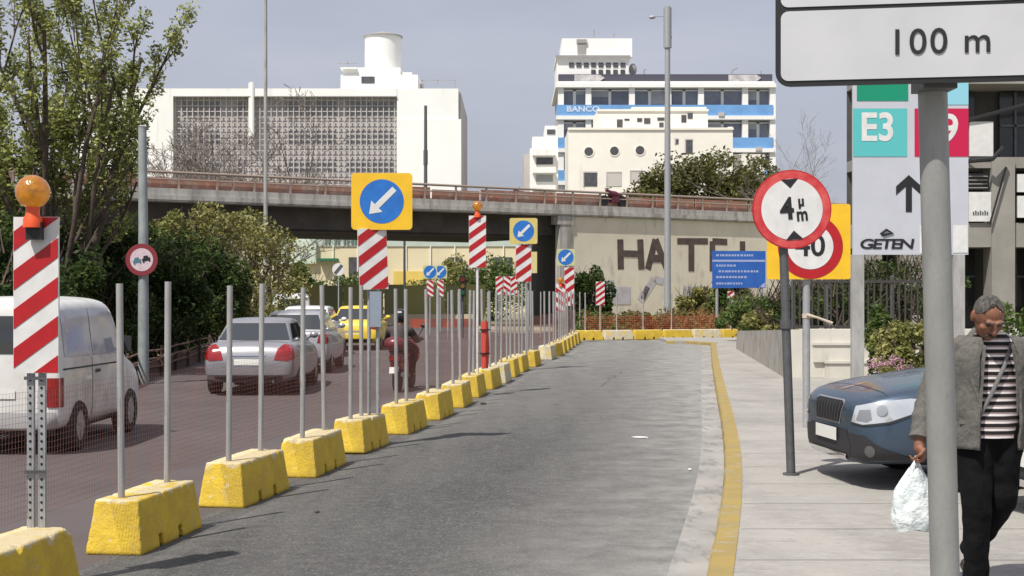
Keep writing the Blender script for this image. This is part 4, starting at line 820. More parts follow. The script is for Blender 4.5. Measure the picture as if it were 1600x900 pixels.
# ---------------------------------------------------------------- trees with visible limbs
def tree(name, lab, px, d, z0, height, spread, seed, bark, leafm=None, nst=9, lsize=.07, lper=26, depth=3, th=.10, up=.75, lfrom=1, cat='tree', fan=None, dens=1.0, sidew=.62, lf_=(.36,.60), lr=.24, rmin=.005):
    rg = random.Random(seed); t = thing(name, lab, cat, (X(px,d), d, z0)); wd = MB(); lf = MB()
    def grow(p, dr, L, r, lev):
        n = 4; path = [p]; rad = [r]; cur = p.copy(); dd = dr.copy()
        for k in range(n):
            dd = (dd+Vector((rg.gauss(0,.10),rg.gauss(0,.10),.10*up))).normalized(); cur = cur+dd*L/n; path.append(cur.copy()); rad.append(max(rmin, r*(1-.62*(k+1)/n)))
            if leafm and lev >= lfrom:
                if rg.random() < .85*dens: leaves(lf, cur, (lr,lr,lr*1.4), int(lper*rg.uniform(.4,1.5)), lsize, rg)
        wd.tube(path, rad, 6 if lev < 2 else 4, cap=False)
        if lev < depth:
            for k in range(rg.randint(3,5)):
                f = rg.uniform(.25,1.0); i = min(n-1, int(f*n)); q = path[i].lerp(path[i+1], f*n-i if f < 1 else 1)
                side = Vector((rg.gauss(0,1), rg.gauss(0,1), rg.gauss(0,.4))).normalized()
                grow(q, (dd*up+side*sidew).normalized(), L*rg.uniform(*lf_), rad[i]*.62, lev+1)
    for k in range(nst):
        if fan: a = fan[0]+(fan[1]-fan[0])*(k+rg.uniform(.2,.8))/nst; dr = Vector((math.sin(a), rg.uniform(-.3,.3), math.cos(a))).normalized()
        else: a = 2*PI*k/nst; dr = Vector((math.cos(a)*spread, math.sin(a)*spread, 1)).normalized()
        grow(Vector((rg.uniform(-.25,.25) if nst > 1 else 0, rg.uniform(-.2,.2) if nst > 1 else 0, 0)), dr, height*rg.uniform(.62,.85), th*rg.uniform(.7,1.2), 0)
    tr = wd.build('trunk', bark, t, fix=False, smooth=60)
    if leafm: lf.build('crown', leafm, t, fix=False)
    return t
tree('young_tree', 'many-stemmed tree with fresh pale green leaves rising behind the white van', 78, 31, -.2, 9.2, .3, 12, WOODD, LEAFY, nst=13, lsize=.056, lper=15, depth=3, th=.10, up=1.0, lfrom=1, dens=.72, fan=(R(-33),R(27)), sidew=.55, lf_=(.24,.44), lr=.19)
for k, (px, d, h, lab) in enumerate(((335,112,15.5,'bare twiggy tree in front of the gridded facade, the widest of three'),(425,114,14.5,'bare twiggy tree just past the slender mast'),(296,118,14.2,'bare twiggy tree at the left end of the gridded facade'))):
    tree('bare_tree', lab, px, d, -.3, h, .36, 40+k, BARE, None, nst=8, depth=4, th=.13, up=.6, rmin=.020)
tree('bare_tree', 'bare grey tree behind the round height limit sign', 1296, 92, -.3, 11.8, .45, 53, BARE, None, nst=4, depth=4, th=.12, up=.7)
t = thing('round_tree', 'wide dark olive tree crown rising behind the bridge below the cream building', 'tree', (X(1110,104), 104, -.3)); rg = random.Random(61)
m = MB()
for px, py, rx, rz in ((1040,310,2.6,2.0),(1085,288,3.2,2.2),(1140,282,3.4,2.3),(1180,298,2.6,2.2),(1110,318,4.4,2.2),(1015,322,1.7,1.3)): clumpy(m, (X(px,104)-t.location.x, rg.uniform(-1,1), Z(py,104)+.3), (rx,2.2,rz), 40, 110, .15, rg, .34)
m.build('crown', leafmat('dark_olive_leaf', (.085,.095,.03), (.15,.14,.05)), t, fix=False)
m = MB()
for k in range(7): m.tube([(0,0,0),(rg.uniform(-1,1),0,4),(rg.uniform(-4,4),rg.uniform(-1,1),8.0)], [.28,.2,.06], 7)
m.build('trunk', WOODD, t, smooth=60)

for px, py, nm, lab, cat, r_, mt in ((1000,684,'paper_scrap','flat white scrap of paper lying in the middle of the closed lane','litter',.10,'w'),(755,632,'stone','dark stone lying on the lane beside the yellow blocks','stone',.045,'d'),(495,801,'stone','small dark stone near the third yellow block','stone',.022,'d'),(1078,735,'stone','small pale stone at the edge of the gutter','stone',.022,'w')):
    q = G(px,py); m = MB(); rg = random.Random(int(px))
    m.loft([[(r_*f*math.cos(2*PI*k/9)*rg.uniform(.75,1.2), r_*f*math.sin(2*PI*k/9)*rg.uniform(.75,1.2), z) for k in range(9)] for f, z in ((.9,.004),(1,.008 if nm == 'paper_scrap' else r_*.5),(.4,.014 if nm == 'paper_scrap' else r_*.9))])
    tag(m.build(nm, WHITEP if mt == 'w' else DKCON, smooth=60, loc=(q.x,q.y,0)), lab, cat)
# ---------------------------------------------------------------- vehicles
from mathutils.bvhtree import BVHTree
TYRE = mat('tyre_rubber', (.02,.02,.02), rough=.85); RIM = mat('alloy_rim', (.45,.45,.46), rough=.35, metal=.7); CGL = mat('car_glass', (.03,.035,.04), rough=.04, spec=.8, coat=.5)
TAIL = mat('red_tail_lens', (.30,.010,.012), (.17,.006,.008), 14, .15, coat=.6); BPL = mat('black_bumper_plastic', (.025,.025,.028), rough=.55); CHROME = mat('chrome', (.75,.75,.76), rough=.15, metal=1)
PLATE = mat('number_plate', (.72,.72,.68), rough=.4); HEADL = mat('headlamp_glass', (.66,.68,.71), (.50,.52,.55), 3, .10, metal=.5, coat=1)
def paint(name, c, c2=None, metal=.35, rough=.32): return mat(name, c, c2 or tuple(v*.85 for v in c), 2.5, rough, metal=metal, coat=.35)
def prism_project(bvh, name, poly, o, u, v, mt, parent, off=.006, g=.05, th=.006):
    o, u, v = Vector(o), Vector(u).normalized(), Vector(v).normalized(); n_ = u.cross(v).normalized()   # n_ points outwards
    us = [p[0] for p in poly]; vs_ = [p[1] for p in poly]; m = MB(); a = min(us)
    idx = {}; verts = []; faces = []
    def vert(q):
        k = (round(q[0], 5), round(q[1], 5))
        if k not in idx:
            s_ = o+u*q[0]+v*q[1]+n_*3; h = bvh.ray_cast(s_, -n_, 6)
            idx[k] = len(verts); verts.append((h[0] if h[0] is not None else None, n_))
        return idx[k]
    while a < max(us):
        b = min(vs_)
        while b < max(vs_):
            c = clip(list(poly), a, a+g, b, b+g)
            if len(c) > 2:
                f = []
                for q in c:
                    i = vert(q)
                    if not f or f[-1] != i: f.append(i)
                if len(f) > 2 and f[0] == f[-1]: f.pop()
                if len(set(f)) == len(f) and len(f) > 2 and all(verts[i][0] is not None for i in f): faces.append(f)
            b += g
        a += g
    used = sorted({i for f in faces for i in f}); mp_ = {i: k for k, i in enumerate(used)}
    m.v = [tuple(verts[i][0]+verts[i][1]*off) for i in used]; m.f = [tuple(mp_[i] for i in f) for f in faces]; m.m = [0]*len(m.f)
    ob = m.build(name, mt, parent, smooth=50)
    return ob
def wheel(t, x, y, r=.31, w=.2, nm='wheel', rim=RIM):
    o = bpy.data.objects.new(nm, None); COL.objects.link(o); o.parent = t; o.location = (x, y, r); s = 1 if x > 0 else -1
    m = MB(); pr = [(r*.62,-w/2),(r*.93,-w/2),(r,-w/2+.03),(r,w/2-.03),(r*.93,w/2),(r*.62,w/2),(r*.62,-w/2)]; n = 32
    m.loft([[(s*q, a*math.cos(2*PI*k/n), a*math.sin(2*PI*k/n)) for k in range(n)] for a, q in pr], cap=False); m.build('tyre', TYRE, o, smooth=40)
    m = MB(); m.loft([[(s*q, a*math.cos(2*PI*k/n), a*math.sin(2*PI*k/n)) for k in range(n)] for a, q in ((r*.63,w/2-.015),(r*.60,w/2-.03),(.001,w/2-.035))]); 
    for k in range(5):
        a = 2*PI*k/5; c = Vector((s*(w/2-.02), math.cos(a)*r*.33, math.sin(a)*r*.33)); m.box(c, (.02,.055,r*.5), rx=-a+PI/2 if False else a+PI/2)
    m.build('rim', rim, o, smooth=40); return o
def car(name, lab, loc, rz, col, st, gh, L, wy, wr=.31, group=None, hwf=.86, detail=None, cat='car', sect=None, archr=None):
    """st: stations (y, zbottom, ztop, halfwidth); gh: greenhouse dict"""
    t = thing(name, lab, cat, loc, rz, group); m = MB(); rings = []
    for y, zb, zt, w in st:
        h = zt-zb
        pr = [(0,zb),(w*.80,zb),(w*.955,zb+.10*h),(w*.995,zb+.28*h),(w,zb+.5*h),(w*.985,zb+.72*h),(w*.955,zb+.86*h),(w*.90,zt-.035*h),(w*.80,zt),(w*.4,zt+.018),(0,zt+.025)]
        if sect: pr = sect(y, zb, zt, w)
        rings.append([(x,y,z) for x,z in pr]+[(-x,y,z) for x,z in reversed(pr[1:-1])])
    m.loft(rings); body = m.build('body', [col, BPL], t)
    sd = body.modifiers.new('s', 'SUBSURF'); sd.levels = 2; bake(body)
    for y in wy:
        for s in (-1, 1):
            c = MB(); c.cyl((s*(st[len(st)//2][3]), y, wr), archr or wr*1.17, .50, 28, 'X'); co = c.build('arch_cutter', BPL)
            b = body.modifiers.new('b', 'BOOLEAN'); b.object = co; b.solver = 'EXACT'; b.operation = 'DIFFERENCE'; bake(body); bpy.data.objects.remove(co)
    smooth_mesh(body, 38)
    parts = [body]
    if gh:
        yb0, yt0, yt1, yb1, zb, zt, wb, wt = gh
        m = MB(); rs = []
        for y, z, w, zlow in ((yb0,zb[0],wb*.93,0),(yt0,zt-.035,wt*.95,0),((yt0+yt1)/2,zt,wt,0),(yt1,zt-.03,wt*.96,0),(yb1,zb[1],wb*.93,0)): rs.append((y,z,w))
        # side profile polygon lofted across the width
        prof_b = [(yb0,zb[0]),(yt0,zt-.04),((yt0*.7+yt1*.3),zt),((yt0*.3+yt1*.7),zt),(yt1,zt-.03),(yb1,zb[1]),(yb1,zb[1]-.12),(yb0,zb[0]-.12)]
        def wd(z): f = (z-zb[1]+.12)/(zt-zb[1]+.12); return wb+(wt-wb)*max(0,min(1,f))
        cy = (yb0+yb1)/2
        fr = []
        for k, f in enumerate((-1,-.92,-.6,0,.6,.92,1)):
            bul = (1-abs(f)**3)*.05
            fr.append([(f*wd(z), cy+(y-cy)*(1+bul*.6 if z > zb[1]-.05 else 1), z+(bul*.5 if z > zt-.1 else 0)) for y, z in prof_b])
        m.loft(fr); g_ = m.build('cabin', col, t)
        bv = g_.modifiers.new('v', 'BEVEL'); bv.width = .045; bv.segments = 3; bv.limit_method = 'ANGLE'; bv.angle_limit = R(28); bake(g_); smooth_mesh(g_, 45); parts.append(g_)
    bm = bmesh.new(); [bm.from_mesh(p_.data) for p_ in parts]; bvh = BVHTree.FromBMesh(bm); bm.free()
    rr_ = wr
    for y in wy:
        for s in (-1, 1): wheel(t, s*(hwf-.115), y, wr)
    if gh:
        yb0, yt0, yt1, yb1, zb, zt, wb, wt = gh
        a = .07
        gz = bvh
        prism_project(gz, 'rear_window', [(-wb+a+.03, zb[0]+.05),(wb-a-.03, zb[0]+.05),(wt-a+.04, zt-.075),(-wt+a-.04, zt-.075)], (0,yb0-.5,0), (1,0,0), (0,0,1), CGL, t)
        prism_project(gz, 'windscreen', [(-wb+a, zb[1]+.04),(wb-a, zb[1]+.04),(wt-a+.03, zt-.09),(-wt+a-.03, zt-.09)], (0,yb1+.5,0), (-1,0,0), (0,0,1), CGL, t)
        ym = (yt0*.48+yt1*.52)
        def edge(y0, y1, z0, z1, z): return y0+(y1-y0)*(z-z0)/(z1-z0)
        zl, zh = max(zb)+.05, zt-.085
        r0 = lambda z: edge(yb0, yt0, zb[0], zt, z)+.17; r1 = lambda z: edge(yb1, yt1, zb[1], zt, z)-.12
        for s in (1, -1):
            u = (0,s,0)
            for nm, pl in (('side_window', [(r0(zl),zl),(ym-.04,zl),(ym-.04,zh),(r0(zh),zh)]), ('side_window', [(ym+.04,zl),(r1(zl),zl),(r1(zh),zh),(ym+.04,zh)])):
                prism_project(gz, nm, [(s*y, z) for y, z in pl], (s*.2,0,0), u, (0,0,1), CGL, t)
            mm = MB(); mm.sph((s*(wb+.12), yb1-.55, max(zb)+.09), (.09,.06,.065), 12, 8); mm.tube([(s*(wb-.04), yb1-.5, max(zb)+.02),(s*(wb+.08), yb1-.53, max(zb)+.07)], .025, 6); mm.build('mirror', col, t, smooth=50)
    if detail: detail(t, bvh, col)
    return t
def sedan_st(L=4.3, w=.86): return [(0,.40,.60,.62),(.02,.33,.72,.74),(.08,.27,.86,.80),(.18,.24,.95,.83),(.45,.22,.98,.845),(1.1,.2,.97,w),(2.2,.19,.95,w),(3.0,.2,.93,w),(3.5,.2,.87,w-.01),(3.95,.22,.79,.82),(L-.15,.25,.70,.75),(L-.04,.30,.62,.66),(L,.36,.52,.5)]
def rear_detail(tl, plate_z=.62, bump=True, plate=PLATE, third=False, lightc=TAIL):
    def f(t, bvh, col):
        for s in (1,-1):
            prism_project(bvh, 'tail_light', [(s*x, z) for x, z in tl], (0,-1,0), (1,0,0), (0,0,1), lightc, t, off=.010, g=.04)
            prism_project(bvh, 'tail_light', [(s*y, z) for y, z in ((.05,min(z for x, z in tl)+.02),(.30,min(z for x, z in tl)+.06),(.34,max(z for x, z in tl)-.03),(.05,max(z for x, z in tl)-.01))], (s*.2,0,0), (0,s,0), (0,0,1), lightc, t, off=.008, g=.05)
        prism_project(bvh, 'plate_recess', [(-.30,plate_z-.09),(.30,plate_z-.09),(.28,plate_z+.09),(-.28,plate_z+.09)], (0,-1,0), (1,0,0), (0,0,1), col, t, off=.004)
        prism_project(bvh, 'number_plate', [(-.26,plate_z-.055),(.26,plate_z-.055),(.26,plate_z+.055),(-.26,plate_z+.055)], (0,-1,0), (1,0,0), (0,0,1), plate, t, off=.014)
        prism_project(bvh, 'boot_strip', [(-.32,plate_z+.115),(.32,plate_z+.115),(.32,plate_z+.15),(-.32,plate_z+.15)], (0,-1,0), (1,0,0), (0,0,1), CHROME, t, off=.012)
        if bump:
            prism_project(bvh, 'bumper', [(-.74,.39),(.74,.39),(.76,.43),(.76,.50),(.70,.53),(-.70,.53),(-.76,.50),(-.76,.43)], (0,-1,0), (1,0,0), (0,0,1), col, t, off=.028, g=.06)
            prism_project(bvh, 'lower_valance', [(-.60,.27),(.60,.27),(.62,.36),(-.62,.36)], (0,-1,0), (1,0,0), (0,0,1), BPL, t, off=.01)
        m = MB(); m.tube([(.45,-.02,.27),(.45,.2,.27)], .025, 8); m.build('exhaust', DARKM, t)
        m = MB(); m.box((0,.9,.30),(1.3,1.2,.14)); m.build('underbody', BPL, t)
    return f
SILV = paint('silver_lilac_paint', (.30,.295,.32)); WHT = paint('white_car_paint', (.74,.74,.75), metal=0); TAXI = paint('yellow_taxi_paint', (.80,.58,.05), metal=0)
BLUE = paint('slate_blue_paint', (.060,.092,.138), metal=.4, rough=.30); SILV2 = paint('silver_car_paint', (.5,.5,.51))
# silver saloon
gxy = lambda px, d: X(px, d)
d1 = 25.6
car('silver_saloon', 'silver saloon with large red tail lights seen from behind, nearest car after the white van', (X(388,d1), d1, -.15), R(1.2), SILV, sedan_st(),
    (.62,1.12,2.30,3.18,(.95,.92),1.385,.76,.56), 4.3, (.80,3.35), group='cars on the open road',
    detail=rear_detail([(.46,.66),(.72,.64),(.80,.70),(.81,.93),(.62,.945),(.52,.86)]))
hatch = [(0,.40,.62,.66),(.02,.32,.86,.77),(.07,.26,.98,.82),(.2,.22,1.0,.845),(.7,.2,.99,.86),(1.6,.19,.97,.87),(2.7,.2,.93,.87),(3.2,.2,.87,.86),(3.65,.22,.79,.82),(3.9,.26,.70,.74),(3.98,.32,.6,.62)]
d2 = 32.5
car('silver_hatchback', 'pale silver hatchback partly hidden behind the silver saloon', (X(457,d2), d2, -.15), R(1), paint('pale_silver_paint', (.42,.42,.44)), hatch,
    (.10,.42,1.95,2.85,(.98,.93),1.44,.78,.58), 4.0, (.72,3.1), group='cars on the open road', detail=rear_detail([(.56,.72),(.80,.70),(.82,1.0),(.70,1.02),(.60,.9)]))
d3 = 40.5
car('white_car', 'white car between the pale hatchback and the yellow taxi', (X(522,d3)-.85, d3, -.15), R(1), WHT, hatch,
    (.10,.42,1.95,2.85,(.98,.93),1.47,.78,.6), 4.0, (.72,3.1), group='cars on the open road', detail=rear_detail([(.62,.72),(.80,.70),(.82,1.0),(.72,1.02)]))
d4 = 45.5
car('yellow_taxi', 'yellow taxi seen from behind, beyond the pale silver hatchback', (X(552,d4), d4, -.15), R(0), TAXI, sedan_st(4.5,.87),
    (.70,1.15,2.30,3.18,(.95,.92),1.42,.77,.58), 4.5, (.85,3.45), group='cars on the open road', detail=rear_detail([(.56,.70),(.76,.68),(.80,.90),(.60,.90)], .50))
# far white van and near white van share one builder
def van_sect(y, zb, zt, w):
    wt = w*(.90 if zt > 1.2 else .93)
    zm = min(1.05, zb+.72*(zt-zb)); return [(0,zb),(w*.85,zb),(w*.965,zb+.07),(w,zb+.22),(w,zb+(zm-zb)*.6),(w*.995,zm),(wt*1.0+(w-wt)*.25,zm+(zt-zm)*.6),(wt,zt-.12*(zt-zb)/1.6),(wt*.86,zt-.01),(wt*.45,zt+.01),(0,zt+.015)]
def van_detail(t, bvh, col, big=True):
    def pj(nm, pl, mt, side=0, off=.006, g=.06):
        if side == 0: return prism_project(bvh, nm, pl, (0,-1,0), (1,0,0), (0,0,1), mt, t, off=off, g=g)
        return prism_project(bvh, nm, [(side*y, z) for y, z in pl], (side*.2,0,0), (0,side,0), (0,0,1), mt, t, off=off, g=g)
    VG = mat('van_side_glass', (.36,.37,.43), (.50,.51,.58), 2.2, .12, coat=.5)
    pj('rear_window', [(-.55,1.18),(.55,1.18),(.52,1.62),(-.52,1.62)], CGL)
    for s in (1,-1):
        pj('side_window', [(.16,1.14),(1.12,1.12),(1.12,1.68),(.16,1.68)], VG, s); pj('side_window', [(1.18,1.12),(2.48,1.10),(2.13,1.68),(1.18,1.70)], VG, s)
        pj('tail_light', [(s*.62,.56),(s*.755,.56),(s*.755,.90),(s*.62,.90)], TAIL, 0, .012, .04); pj('tail_light', [(.03,.56),(.09,.56),(.09,.90),(.03,.90)], TAIL, s, .012, .04)
        pj('door_trim', [(.1,.985),(2.5,.97),(2.5,.99),(.1,1.005)], BPL, s, .004); pj('door_seam', [(1.14,.35),(1.155,.35),(1.155,1.10),(1.14,1.10)], BPL, s, .003)
        pj('door_seam', [(2.28,.40),(2.295,.40),(2.44,1.06),(2.425,1.06)], BPL, s, .003); pj('door_handle', [(1.25,.90),(1.42,.90),(1.42,.94),(1.25,.94)], BPL, s, .02, .03)
        mm = MB(); mm.box((s*.90, 2.30, 1.22), (.10,.05,.20)); mm.tube([(s*.74,2.30,1.14),(s*.88,2.30,1.16)], .015, 6); mm.build('mirror', BPL, t, smooth=50)
    pj('windscreen', [(-.01,0),(.01,0),(.01,.01)], CGL)
    prism_project(bvh, 'windscreen', [(-.64,1.12),(.64,1.12),(.56,1.66),(-.56,1.66)], (0,6,0), (-1,0,0), (0,0,1), CGL, t)
    pj('rear_door_seam', [(-.006,.5),(.006,.5),(.006,1.75),(-.006,1.75)], BPL, 0, .004); pj('number_plate', [(-.25,.66),(.25,.66),(.25,.77),(-.25,.77)], PLATE, 0, .012)
    pj('bumper', [(-.74,.32),(.74,.32),(.74,.50),(-.74,.50)], mat('grey_van_bumper', (.42,.42,.42), rough=.6), 0, .04)
    m = MB(); m.box((0,1.7,.28),(1.25,2.9,.12)); m.build('underbody', BPL, t)
van_st = [(0,.34,1.55,.70),(.02,.30,1.74,.76),(.08,.28,1.80,.785),(.3,.26,1.83,.79),(1.2,.26,1.84,.80),(2.05,.26,1.83,.80),(2.25,.26,1.77,.80),(2.62,.26,1.24,.80),(2.74,.26,1.08,.80),(3.1,.27,1.0,.79),(3.4,.30,.86,.76),(3.56,.34,.74,.70),(3.6,.42,.6,.55)]
VANW = mat('dirty_white_van_paint', (.74,.74,.73), (.62,.61,.58), 1.2, .4, coat=.3); layer(VANW, (.42,.36,.29), 1.6, .46, .62, amount=.6, seed=3)
dv = 16.3
car('white_van', 'small dirty white van with its side windows, beside the nearest striped board', (X(98,dv)-.80, dv, -.15), R(-.5), VANW, van_st, None, 3.6, (.62,2.78), wr=.30, hwf=.84, detail=van_detail, cat='van', sect=van_sect)
dw = 56
car('white_van', 'small white van far ahead where the hedge ends', (X(455,dw), dw, -.15), R(8), paint('white_van_paint', (.74,.74,.74), metal=0), van_st, None, 3.6, (.62,2.78), wr=.30, hwf=.84, detail=van_detail, cat='van', sect=van_sect)
# blue estate, nose first on the pavement
est = [(0,.40,.62,.66),(.03,.32,.86,.78),(.1,.26,1.0,.84),(.3,.22,1.02,.87),(.9,.2,1.01,.885),(1.9,.19,1.0,.89),(2.9,.2,.99,.89),(3.3,.2,.965,.885),(3.7,.2,.915,.88),(4.05,.2,.865,.87),(4.28,.2,.82,.83),(4.42,.2,.785,.78),(4.48,.21,.75,.71),(4.53,.23,.70,.62),(4.55,.28,.62,.50)]
def front_detail(t, bvh, col):
    def fr(nm, pl, mt, off=.006, g=.04, ang=0):
        a = R(ang); u = (-math.cos(a), math.sin(a), 0)      # looking from ahead, turned by ang towards the car's left
        return prism_project(bvh, nm, pl, (-.0, 4.0, 0), u, (0,0,1), mt, t, off=off, g=g)
    fr('grille_surround', [(-.285,.525),(.285,.525),(.353,.715),(.305,.735),(-.305,.735),(-.353,.715)], mat('satin_trim', (.35,.36,.38), rough=.35, metal=.5), .004)
    gl = fr('grille', [(-.27,.54),(.27,.54),(.335,.705),(.29,.725),(-.29,.725),(-.335,.705)], BLACKP, .010)
    for k in range(9): 
        x = -.26+.065*k; e = prism_project(bvh, 'grille_bar', [(x-.004,.545),(x+.004,.545),(x*1.12+.004,.71),(x*1.12-.004,.71)], (0,4,0), (-1,0,0), (0,0,1), DARKM, gl, off=.018, g=.05)
    fr('bumper_intake', [(-.50,.27),(.50,.27),(.52,.36),(.44,.49),(-.44,.49),(-.52,.36)], BPL, .006)
    fr('skid_plate', [(-.40,.225),(.40,.225),(.46,.285),(-.46,.285)], CHROME, .020)
    fr('number_plate', [(-.26,.38),(.26,.38),(.26,.49),(-.26,.49)], PLATE, .024)
    for s in (1,-1):
        a = s*60
        hl = fr('headlight', [(s*x, z) for x, z in ((0.200,0.565),(0.091,0.552),(-0.128,0.585),(-0.346,0.665),(-0.455,0.765),(-0.284,0.775),(-0.003,0.740),(0.161,0.700))], HEADL, .008, .035, a)
        prism_project(bvh, 'headlight_rim', [(s*x, z) for x, z in ((0.208,0.552),(0.091,0.538),(-0.135,0.571),(-0.354,0.650),(-0.346,0.662),(-0.128,0.585),(0.091,0.552),(0.200,0.565))], (0,4,0), (-math.cos(R(a)), math.sin(R(a)), 0), (0,0,1), BPL, hl, off=.010, g=.03)
        fr('headlight_housing', [(s*x, z) for x, z in ((0.153,0.585),(0.060,0.575),(0.013,0.600),(0.028,0.680),(0.122,0.670))], mat('dark_lamp_grey', (.20,.21,.23), rough=.2), .012, .03, a)  # darker grey shape inside the lens
        fr('headlight_bulb', [(s*-.07+.045*math.cos(2*PI*k/14), .675+.045*math.sin(2*PI*k/14)) for k in range(14)], mat('lamp_reflector', (.30,.32,.35), rough=.2, metal=.3), .016, .03, a)
        fr('side_intake', [(s*x, z) for x, z in ((.26,.24),(.24,.47),(.08,.46),(-.05,.38),(-.25,.30),(-.55,.235))], BPL, .007, .04, a)
        fr('fog_lamp', [(s*.03+.045*math.cos(2*PI*k/14), .335+.05*math.sin(2*PI*k/14)) for k in range(14)], mat('fog_lens', (.10,.10,.105), rough=.15), .014, .03, a)
        prism_project(bvh, 'sill_cladding', [(s*y, z) for y, z in ((.2,.20),(4.0,.20),(4.0,.30),(.2,.30))], (s*.2,0,0), (0,s,0), (0,0,1), BPL, t, off=.008, g=.08)
        prism_project(bvh, 'door_seam', [(s*y, z) for y, z in ((3.12,.32),(3.13,.32),(3.13,.98),(3.12,.98))], (s*.2,0,0), (0,s,0), (0,0,1), BPL, t, off=.004, g=.08)
    prism_project(bvh, 'bonnet_seam', [(-.72,4.30),(.72,4.30),(.72,4.308),(-.72,4.308)], (0,0,0), (1,0,0), (0,1,0), BPL, t, off=.003, g=.06)
    m = MB(); m.box((0,2.2,.27),(1.35,3.6,.12)); m.build('underbody', BPL, t)
    fr('badge', [(.045*math.cos(2*PI*k/14), .832+.03*math.sin(2*PI*k/14)) for k in range(14)], CHROME, .010, .03)
def nose_at(px, d, a, L):               # origin so that the nose centre lands there
    th = PI/2+R(a); return (X(px,d)+math.sin(th)*L, d-math.cos(th)*L, .1), th
lc, th = nose_at(1294, 12.3, 7, 4.55)
car('blue_estate_car', 'slate blue car with its nose on the pavement, headlight toward the lane', lc, th, BLUE, est, (.15,.6,2.05,3.22,(1.0,.97),1.41,.80,.60), 4.52, (.85,3.60), wr=.33, hwf=.89, group='cars parked on the pavement', detail=front_detail)
lc, th = nose_at(1604, 10.2, 10, 4.55)
car('silver_parked_car', 'silver parked car of which only the nose shows beside the walking man', lc, th, SILV2, est, (.15,.6,2.35,3.42,(1.0,.99),1.46,.80,.60), 4.52, (.85,3.55), wr=.33, hwf=.89, group='cars parked on the pavement', detail=front_detail)
# ---------------------------------------------------------------- people
def blob(name, caps, mt, parent, voxel=.01, smooth_it=4, extra=None):
    m = MB()
    for c in caps:
        if c[0] == 'c':
            _, p0, r0, p1, r1 = c; p0, p1 = Vector(p0), Vector(p1); d = (p1-p0); Lc = d.length; d.normalize()
            prof = [(-r0*.98,.12*r0),(-r0*.7,.71*r0),(-r0*.35,.93*r0),(0,r0)]+[(Lc*f, r0+(r1-r0)*f) for f in (.25,.5,.75,1)]+[(Lc+r1*.35,.93*r1),(Lc+r1*.7,.71*r1),(Lc+r1*.98,.12*r1)]
            u = d.orthogonal().normalized(); w = d.cross(u); m.loft([[p0+d*a+(u*math.cos(2*PI*k/16)+w*math.sin(2*PI*k/16))*b for k in range(16)] for a, b in prof])
        elif c[0] == 'e':
            _, p0, r, rot = c; n0 = len(m.v); m.sph((0,0,0), r, 24, 14); M3 = Matrix.Rotation(R(rot[0]),3,'X') @ Matrix.Rotation(R(rot[1]),3,'Y') @ Matrix.Rotation(R(rot[2]),3,'Z')
            for i in range(n0, len(m.v)): m.v[i] = tuple(M3 @ Vector(m.v[i]) + Vector(p0))
    o = m.build(name, mt, parent); rm = o.modifiers.new('r', 'REMESH'); rm.mode = 'VOXEL'; rm.voxel_size = voxel
    sm = o.modifiers.new('s', 'SMOOTH'); sm.factor = .5; sm.iterations = smooth_it; bake(o); o.data.polygons.foreach_set('use_smooth', [True]*len(o.data.polygons))
    if extra:
        for v in o.data.vertices: v.co = extra(v.co)
    return o
SKIN = mat('tanned_skin', (.24,.105,.06), (.17,.07,.04), 22, .6, bump=.3, bscale=120); HAIR = mat('grey_hair', (.035,.030,.026), (.13,.12,.11), 60, .9, bump=.9, bscale=220, stretch=(1,1,.4))
JACK = mat('grey_tweed_jacket', (.125,.12,.108), (.085,.082,.075), 55, .95, bump=.8, bscale=9, dist=.03); TROU = mat('black_trousers', (.004,.004,.005), (.007,.007,.008), 6, .95, bump=.4, bscale=25, dist=.02, spec=.15)
sM = 285.0; dM = F/sM; mx_ = X(1543,dM)
man = thing('person', 'man in a grey jacket and striped jumper walking head down with a plastic bag', 'person', (mx_, dM, .1), R(4))
man.rotation_euler.z = R(3)
hc = Vector((-.052,-.145,1.515))
HT = Matrix.Rotation(R(38), 3, 'X')         # head bowed forwards (face towards -Y)
def hp(x, y, z): return hc + HT @ Vector((x, y, z))
def fingers(base, dirs, out): pass
hand = Vector((-.405,-.07,.80))             # right hand, closed round the bag handles
def finger(i, side=-1):
    y = -.036+.024*i; L = (.030,.034,.033,.026)[i]; r = .0092-.0006*(i == 3)
    b = hand+Vector((.018,y,-.030)); k1 = b+Vector((-.012,0,-L)); k2 = k1+Vector((-.030,0,-.008)); k3 = k2+Vector((-.014,0,.022))
    b2 = hand+Vector((-.0,y,.0)); return [('c', b2, r*1.05, b, r), ('c', b, r, k1, r*.95), ('c', k1, r*.95, k2, r*.9), ('c', k2, r*.9, k3, r*.8)]
